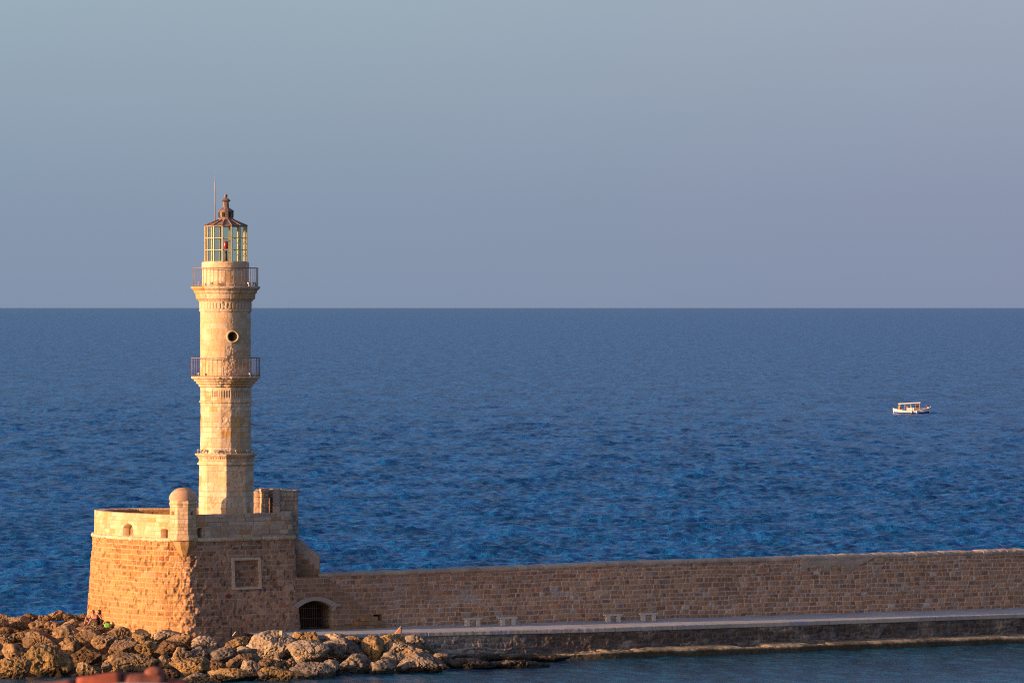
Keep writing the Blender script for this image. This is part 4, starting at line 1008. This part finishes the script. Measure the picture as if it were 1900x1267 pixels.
def person(label, base, face_dir, J, shirt_keys, mats, hairm, group=None):
    t = thing('person', label, 'person', tuple(base)); b = Vector(base); a = face_dir
    Rz = Matrix.Rotation(a, 3, 'Z')
    def W(v): return tuple(b + Rz @ Vector(v))
    joints = {k: (W(v[0]), v[1]) for k, v in J['j'].items()}
    m2 = skin_body('body', joints, J['e'], M_skin, t)
    o = link('body', m2, M_skin, t)
    # clothing: thicker skins over chosen bones
    for cname, cm, keys, grow in mats:
        jj = {k: (joints[k][0], joints[k][1] * grow if not isinstance(joints[k][1], tuple) else tuple(q * grow for q in joints[k][1])) for k in keys}
        ee = [e for e in J['e'] if e[0] in keys and e[1] in keys]
        mm = skin_body(cname, jj, ee, cm, t); link(cname, mm, cm, t)
    # head: skull, jaw, nose, ears in one mesh, hair cap as child
    hc = Vector(joints['head'][0]); Rh = Rz.to_4x4()
    bm = bmesh.new(); bmesh.ops.create_uvsphere(bm, u_segments=16, v_segments=12, radius=1)
    for v in bm.verts: 
        x, y, z = v.co; tz = .84 + .16 * z
        v.co = Vector((x * .078 * tz, y * .098 * (tz + .02), z * .118)) 
    for c, s in (((0, -.102, -.012), (.014, .02, .024)), ((-.078, 0, -.01), (.012, .02, .03)), ((.078, 0, -.01), (.012, .02, .03)), ((0, -.086, -.055), (.03, .012, .01)), ((-.03, -.09, .018), (.014, .008, .008)), ((.03, -.09, .018), (.014, .008, .008))):
        g = bmesh.ops.create_icosphere(bm, subdivisions=1, radius=1); bmesh.ops.transform(bm, matrix=Matrix.Translation(c) @ Matrix.Diagonal((*s, 1)), verts=g['verts'])
    bmesh.ops.transform(bm, matrix=Matrix.Translation(hc) @ Rh, verts=bm.verts)
    me = bpy.data.meshes.new('head'); bm.to_mesh(me); bm.free(); smooth(me); hd = link('head', me, M_skin, t)
    bm = bmesh.new(); bmesh.ops.create_uvsphere(bm, u_segments=16, v_segments=12, radius=1)
    for v in bm.verts:
        x, y, z = v.co; k = 1.0 + .05 * math.sin(9 * x + 7 * z)
        v.co = Vector((x * .092 * k, y * .104 * k + .022, z * .118 * k + .03 if z > -.2 else z * J.get('hair', .09) + .01))
    bmesh.ops.transform(bm, matrix=Matrix.Translation(hc) @ Rh, verts=bm.verts)
    me = bpy.data.meshes.new('hair'); bm.to_mesh(me); bm.free(); smooth(me); link('hair', me, hairm, t)
    return t
def hand(J, wrist, w, dirn, side_, out):
    """five short bent finger chains from a palm"""
    w = Vector(w); d = Vector(dirn).normalized(); s = Vector(side_).normalized(); n = d.cross(s)
    J['j'][out + 'palm'] = (tuple(w + d * .06), .028); J['e'].append((wrist, out + 'palm'))
    for k, (off, L) in enumerate(((-.03, .065), (-.01, .078), (.01, .083), (.03, .075))):
        a = w + d * .095 + s * off; J['j'][f'{out}f{k}a'] = (tuple(a), .010); J['j'][f'{out}f{k}b'] = (tuple(a + d * L * .55 + n * .012), .009); J['j'][f'{out}f{k}c'] = (tuple(a + d * L * .8 + n * .04), .008)
        J['e'] += [(out + 'palm', f'{out}f{k}a'), (f'{out}f{k}a', f'{out}f{k}b'), (f'{out}f{k}b', f'{out}f{k}c')]
    J['j'][out + 'ta'] = (tuple(w + d * .05 - s * .05), .011); J['j'][out + 'tb'] = (tuple(w + d * .085 - s * .07 + n * .015), .010); J['e'] += [(out + 'palm', out + 'ta'), (out + 'ta', out + 'tb')]
# local frame: person faces -y, x to the viewer's right
JA = {'j': {'pelvis': ((0, 0, .12), .13), 'waist': ((0, .02, .28), .12), 'chest': ((0, 0, .47), .14), 'neck': ((0, -.02, .62), .055), 'head': ((-.01, -.05, .735), .07),
      'shL': ((-.17, 0, .55), .055), 'elL': ((-.22, -.14, .33), .042), 'wrL': ((-.06, -.28, .33), .03), 'shR': ((.17, 0, .55), .055), 'elR': ((.20, -.16, .34), .042), 'wrR': ((.03, -.29, .36), .03),
      'hipL': ((-.10, -.02, .11), .09), 'knL': ((-.38, -.22, .47), .06), 'anL': ((-.40, -.42, .08), .04), 'toL': ((-.44, -.58, .03), .03),
      'hipR': ((.10, -.02, .11), .09), 'knR': ((-.02, -.42, .36), .06), 'anR': ((-.20, -.52, .05), .04), 'toR': ((-.24, -.66, .02), .03)},
      'e': [('pelvis', 'waist'), ('waist', 'chest'), ('chest', 'neck'), ('neck', 'head'), ('chest', 'shL'), ('shL', 'elL'), ('elL', 'wrL'), ('chest', 'shR'), ('shR', 'elR'), ('elR', 'wrR'),
            ('pelvis', 'hipL'), ('hipL', 'knL'), ('knL', 'anL'), ('anL', 'toL'), ('pelvis', 'hipR'), ('hipR', 'knR'), ('knR', 'anR'), ('anR', 'toR')]}
hand(JA, 'wrL', (-.06, -.28, .33), (1, -.3, -.1), (0, .2, 1), 'L'); hand(JA, 'wrR', (.03, -.29, .36), (-1, -.3, .0), (0, .2, 1), 'R')
JB = {'j': {'pelvis': ((0, 0, .12), .13), 'waist': ((0, .02, .28), .12), 'chest': ((0, 0, .48), .135), 'neck': ((0, -.02, .63), .052), 'head': ((-.02, -.05, .745), .07),
      'shL': ((-.16, 0, .56), .05), 'elL': ((-.20, -.12, .32), .04), 'wrL': ((-.10, -.30, .26), .03), 'shR': ((.16, 0, .56), .05), 'elR': ((.17, -.24, .36), .042), 'wrR': ((.0, -.20, .60), .03),
      'hipL': ((-.10, -.02, .11), .09), 'knL': ((-.10, -.42, .38), .06), 'anL': ((-.12, -.52, .05), .04), 'toL': ((-.12, -.66, .02), .03),
      'hipR': ((.10, -.02, .11), .09), 'knR': ((.20, -.40, .34), .06), 'anR': ((.22, -.56, .05), .04), 'toR': ((.24, -.70, .02), .03)}, 'e': [e for e in JA['e'] if e[1][1:2] != 'p' and e[0][0] not in 'LR' and e[1][0] not in 'LR'], 'hair': .16}
hand(JB, 'wrL', (-.10, -.30, .26), (.5, -.8, 0), (1, .3, 0), 'L'); hand(JB, 'wrR', (.0, -.20, .60), (-.5, .2, .8), (0, 1, .2), 'R')
pb = P(173.5, 1159.5, 285.3); pb2 = P(184.8, 1159.5, 285.4)
person('bare chested person sitting with knees up, left of the two by the fort', pb, R(-10), JA, None, [('shorts', M_grey, ['pelvis', 'hipL', 'knL', 'hipR', 'knR'], 1.15)], M_hair2)
person('person in black raising a bare arm, right of the two by the fort', pb2, R(-8), JB, None, [('top', M_blk, ['pelvis', 'waist', 'chest', 'shL', 'shR'], 1.12), ('trousers', M_blk, ['pelvis', 'hipL', 'knL', 'anL', 'hipR', 'knR', 'anR'], 1.15)], M_hair)
def blob(name, c, s, mat, parent, seed, amp=.12, rot=0, sub=4, pw=3.0):
    bm = bmesh.new(); bmesh.ops.create_icosphere(bm, subdivisions=sub, radius=1)
    v = np.array([x.co[:] for x in bm.verts]); r_ = 1 + amp * 2 * (fbm(v * 1.8 + seed, 3, seed) - .5); e = (np.abs(v) ** pw).sum(1) ** (-1 / pw)
    for x, q in zip(bm.verts, v * (r_ * e)[:, None]): x.co = q
    bmesh.ops.transform(bm, matrix=Matrix.Translation(c) @ Matrix.Rotation(rot, 4, 'Y') @ Matrix.Diagonal((*s, 1)), verts=bm.verts)
    me = bpy.data.meshes.new(name); bm.to_mesh(me); bm.free(); smooth(me); return link(name, me, mat, parent)
c = P(174.5, 1158.5, 284.5); bp_ = thing('backpack', 'black and brown backpack with lime green straps in front of the people', 'backpack', tuple(c))
blob('pack', c, (.22, .15, .23), M_blk, bp_, 3); blob('pocket', c + Vector((.10, -.10, .02)), (.10, .07, .16), M_brn, bp_, 5); blob('top_flap', c + Vector((.04, -.02, .20)), (.17, .12, .07), M_brn, bp_, 8)
for dx in (-.09, .0): tube('strap', [c + Vector((dx, -.12, .14)), c + Vector((dx - .01, -.17, 0)), c + Vector((dx + .02, -.15, -.2))], .024, M_lime, bp_, 6)
blob('orange_patch', c + Vector((.12, -.17, -.08)), (.06, .03, .05), M_orange, bp_, 6)
c = P(199.5, 1159.8, 284.0); gb = thing('bag', 'bright green bag with black top lying against the fort wall', 'bag', tuple(c))
blob('bag_body', c, (.20, .14, .135), M_green, gb, 11, .15); blob('bag_top', c + Vector((.03, .03, .15)), (.10, .08, .09), M_blk, gb, 12, .2); blob('side_cloth', c + Vector((-.26, .02, -.02)), (.13, .1, .07), M_blk, gb, 13, .2)

# ------------------------------------------------------------------ fishing boat
BD = H * F / (767.3 - YH); bs = BD / F
boat = thing('fishing_boat', 'small white and blue wooden boat with a cream canopy out on the sea', 'boat', tuple(P(1691.5, 767.3, BD)))
L = 6.9; bc0 = Vector(boat.location); BR = Matrix.Rotation(R(-8), 4, 'Z')
def BW(x, y, z): return bc0 + (BR @ Vector((x, y, z)))
M_white = plain('boat_white_paint', (.78, .70, .60), .5); M_blue = plain('boat_blue_paint', (.02, .07, .26), .4); M_wood = plain('varnished_wood', (.42, .19, .06), .5); M_canv = plain('canopy_canvas', (.74, .66, .56), .8)
bm = bmesh.new(); NSt = 28; st = []
def sheer(t): return .50 + .60 * (2 * t - 1) ** 2 * (1.15 if t > .5 else .75)
def beam(t): return 1.15 * (1 - abs(2 * t - 1) ** 2.6) + .03
for i in range(NSt + 1):
    t = i / NSt; x = -L / 2 + L * t; b_ = beam(t); sh = sheer(t); ring = []
    for j, (fy, fz) in enumerate([(1, 1), (.99, .72), (.96, .45), (.90, .18), (.7, -.15), (.3, -.42), (0, -.5), (-.3, -.42), (-.7, -.15), (-.90, .18), (-.96, .45), (-.99, .72), (-1, 1)]):
        xx = x * (1 - .03 * (1 - fz)); ring.append(bm.verts.new(BW(xx, b_ * fy, sh * fz if fz > 0 else fz)))
    st.append(ring)
for a, b in zip(st[:-1], st[1:]):
    for j in range(12):
        f = bm.faces.new((a[j], b[j], b[j + 1], a[j + 1])); f.material_index = 1 if 2 <= j <= 9 else 0
for ring in st: pass
for a, b in zip(st[:-1], st[1:]): bm.faces.new((a[0], a[12], b[12], b[0]))
bm.faces.new(st[0]); bm.faces.new(st[-1]); bmesh.ops.recalc_face_normals(bm, faces=bm.faces)
me = bpy.data.meshes.new('hull'); bm.to_mesh(me); bm.free(); me.materials.append(M_white); me.materials.append(M_blue); link('hull', me, None, boat)
for sg in (-1, 1): tube('gunwale', [BW(-L / 2 + L * t, sg * (beam(t) + .01), sheer(t) + .02) for t in np.linspace(0, 1, 22)], .055, M_white, boat, 6)
tube('stem_post', [BW(L / 2 - .12, 0, .1), BW(L / 2 + .04, 0, 1.0), BW(L / 2 + .10, 0, 1.42)], [.07, .06, .05], M_white, boat, 8)
tube('stern_post', [BW(-L / 2 + .1, 0, .0), BW(-L / 2, 0, 1.05)], [.10, .09], M_white, boat, 8)
o = boxes('canopy', [(BW(-.35, 0, 2.02), (4.2, 1.9, .20), BR)], M_canv, boat, .05)
for v in o.data.vertices:
    q = BR.inverted() @ (v.co - bc0); v.co.z += .12 * math.sin((q.x + .4) * .8) + .05 * math.cos(q.x * 3) - .10 * abs(q.y)
for (x, y) in ((-2.2, -.8), (-2.2, .8), (-.1, -.85), (-.1, .85), (1.5, -.75), (1.5, .75), (-1.2, -.82)):
    tube('canopy_post', [BW(x, y, .6), BW(x, y, 2.0)], .03, M_white, boat, 6)
boxes('engine_box', [(BW(-.2, -.1, .85), (1.5, 1.1, .55), BR)], M_white, boat, .04)
boxes('wheelhouse', [(BW(1.05, 0, 1.15), (.7, 1.2, 1.3), BR)], plain('wheelhouse_brown', (.20, .12, .10), .6), boat, .04); boxes('wheelhouse_window', [(BW(1.05, -.61, 1.4), (.5, .03, .4), BR)], M_dark, boat, 0)
boxes('foredeck', [(BW(2.3, 0, .98), (1.7, 1.2, .12), BR)], plain('deck_grey', (.40, .38, .38), .7), boat, .03)
boxes('stern_bench', [(BW(-1.9, 0, .8), (1.0, 1.4, .16), BR)], M_wood, boat, .03)
blob('yellow_cover', BW(-2.35, -.3, 1.15), (.22, .3, .42), plain('yellow_tarp', (.30, .20, .04), .8), boat, 4)
for x in (.05, 1.05): blob('fender', BW(x, -1.27, .38), (.11, .11, .26), M_white, boat, 7, .03)
blob('anchor_winch', BW(2.95, -.1, 1.38), (.22, .2, .25), plain('winch_red', (.16, .04, .04), .6), boat, 9); blob('rope_coil', BW(3.2, -.2, 1.12), (.25, .25, .14), M_white, boat, 10)
cp_ = BW(-.75, -.2, .55)
JC = {'j': dict(JB['j']), 'e': list(JB['e'])}
person('person in orange top sitting under the boat canopy', cp_ + Vector((0, 0, .35)), R(40), JC, None, [('top', M_orange, ['pelvis', 'waist', 'chest', 'shL', 'shR'], 1.12), ('trousers', M_blk, ['pelvis', 'hipL', 'knL', 'anL', 'hipR', 'knR', 'anR'], 1.15)], M_hair)

# ------------------------------------------------------------------ near roof ridge (town side, out of focus)
RD = 26.0; rs_ = RD / F
house = thing('tiled_roof_house', 'terracotta ridge tiles of a near house roof, blurred at the bottom left', 'house', (-2.0, RD, .8))
M_tile = plain('terracotta', (.27, .060, .025), .8, 0, .4, 7, .4); M_mortar = plain('ridge_mortar', (.42, .37, .32), .9, 0, .2, 12, .4); M_plaster = plain('house_plaster', (.55, .45, .32), .9)
M_tile2 = plain('dusty_terracotta', (.24, .075, .045), .85, 0, .35, 9, .4)
def tile(a, b, r0, r1, mat, th=.016):
    a = Vector(a); b = Vector(b); t = (b - a).normalized(); s = Vector((-t.y, t.x, 0)).normalized(); up = s.cross(t) * -1
    if up.z < 0: up = -up
    bm = bmesh.new(); g = []
    nL = 6
    for i in range(nL + 1):
        p = a.lerp(b, i / nL); r_ = r0 + (r1 - r0) * i / nL; ring = []
        for rr in (r_, r_ - th):
            for k in range(13):
                an = math.pi * (k / 12) ; ring.append(bm.verts.new(p + s * math.cos(an) * rr + up * math.sin(an) * rr * .8))
        g.append(ring)
    for x, y in zip(g[:-1], g[1:]):
        for k in range(12): bm.faces.new((x[k], x[k + 1], y[k + 1], y[k])); bm.faces.new((x[13 + k], y[13 + k], y[14 + k], x[14 + k]))
        bm.faces.new((x[0], y[0], y[13], x[13])); bm.faces.new((x[12], x[25], y[25], y[12]))
    for e in (g[0], g[-1]):
        for k in range(12): bm.faces.new((e[k], e[k + 1], e[14 + k], e[13 + k]))
    bmesh.ops.recalc_face_normals(bm, faces=bm.faces); me = bpy.data.meshes.new('ridge_tile'); bm.to_mesh(me); bm.free(); smooth(me)
    return link('ridge_tile', me, mat, house)
rt_ = .10; RP = lambda x, y: P(x, y + 5, RD) - Vector((0, 0, rt_ * .8))
tile(RP(-70, 1285), RP(46, 1268), rt_, rt_ * .92, M_tile); tile(RP(44, 1267), RP(142, 1251), rt_, rt_ * .94, M_tile2)
tile(RP(147, 1251), RP(230, 1240), rt_ * 1.0, rt_ * 1.05, M_tile); tile(RP(232, 1243), RP(307, 1242), rt_ * 1.0, rt_ * .95, M_tile2)
tile(RP(307, 1252), RP(345, 1257), rt_ * 1.05, rt_, M_tile); tile(RP(348, 1266), RP(420, 1282), rt_, rt_, M_tile2)
blob('mortar_lump', P(287, 1249, RD), (.055, .05, .036), M_tile2, house, 14, pw=2.0)
tube('ridge_mortar', [RP(x, y) + Vector((0, -.085, .030)) for x, y in ((-70, 1300), (46, 1284), (145, 1268), (231, 1258), (307, 1259), (345, 1270), (420, 1296))], .052, M_mortar, house, 10)
# roof slopes below the ridge and the house body
bm = bmesh.new(); A = RP(-70, 1290); B = RP(150, 1262); Cq = RP(300, 1255); D_ = RP(420, 1289)
ridge = [bm.verts.new(q - Vector((0, 0, .03))) for q in (A, B, Cq, D_)]; ft = [bm.verts.new(Vector((q.x * 1.2, q.y - 3.2, q.z - 1.35))) for q in (A, B, Cq, D_)]; bk = [bm.verts.new(Vector((q.x, q.y + 3.2, q.z - 1.35))) for q in (A, B, Cq, D_)]
for i in range(3): bm.faces.new((ridge[i], ridge[i + 1], ft[i + 1], ft[i])); bm.faces.new((ridge[i + 1], ridge[i], bk[i], bk[i + 1]))
bm.faces.new((ft[0], ridge[0], bk[0])); bm.faces.new((ft[3], bk[3], ridge[3])); 
bmesh.ops.recalc_face_normals(bm, faces=bm.faces)
me = bpy.data.meshes.new('roof'); bm.to_mesh(me); bm.free(); link('roof', me, M_tile, house)
boxes('wall', [((-2.25, RD, 8.4), (1.3, 5.4, 15.4), 0)], M_plaster, house, .02)
# town quay the house stands on (below and behind the frame)
o = boxes('town_quay', [((0, 20, -1.2), (160, 60, 4.0), 0)], plain('town_paving', (.30, .28, .25), .9), None, 0); tag(o, 'paved town quay below the viewpoint', kind='structure')
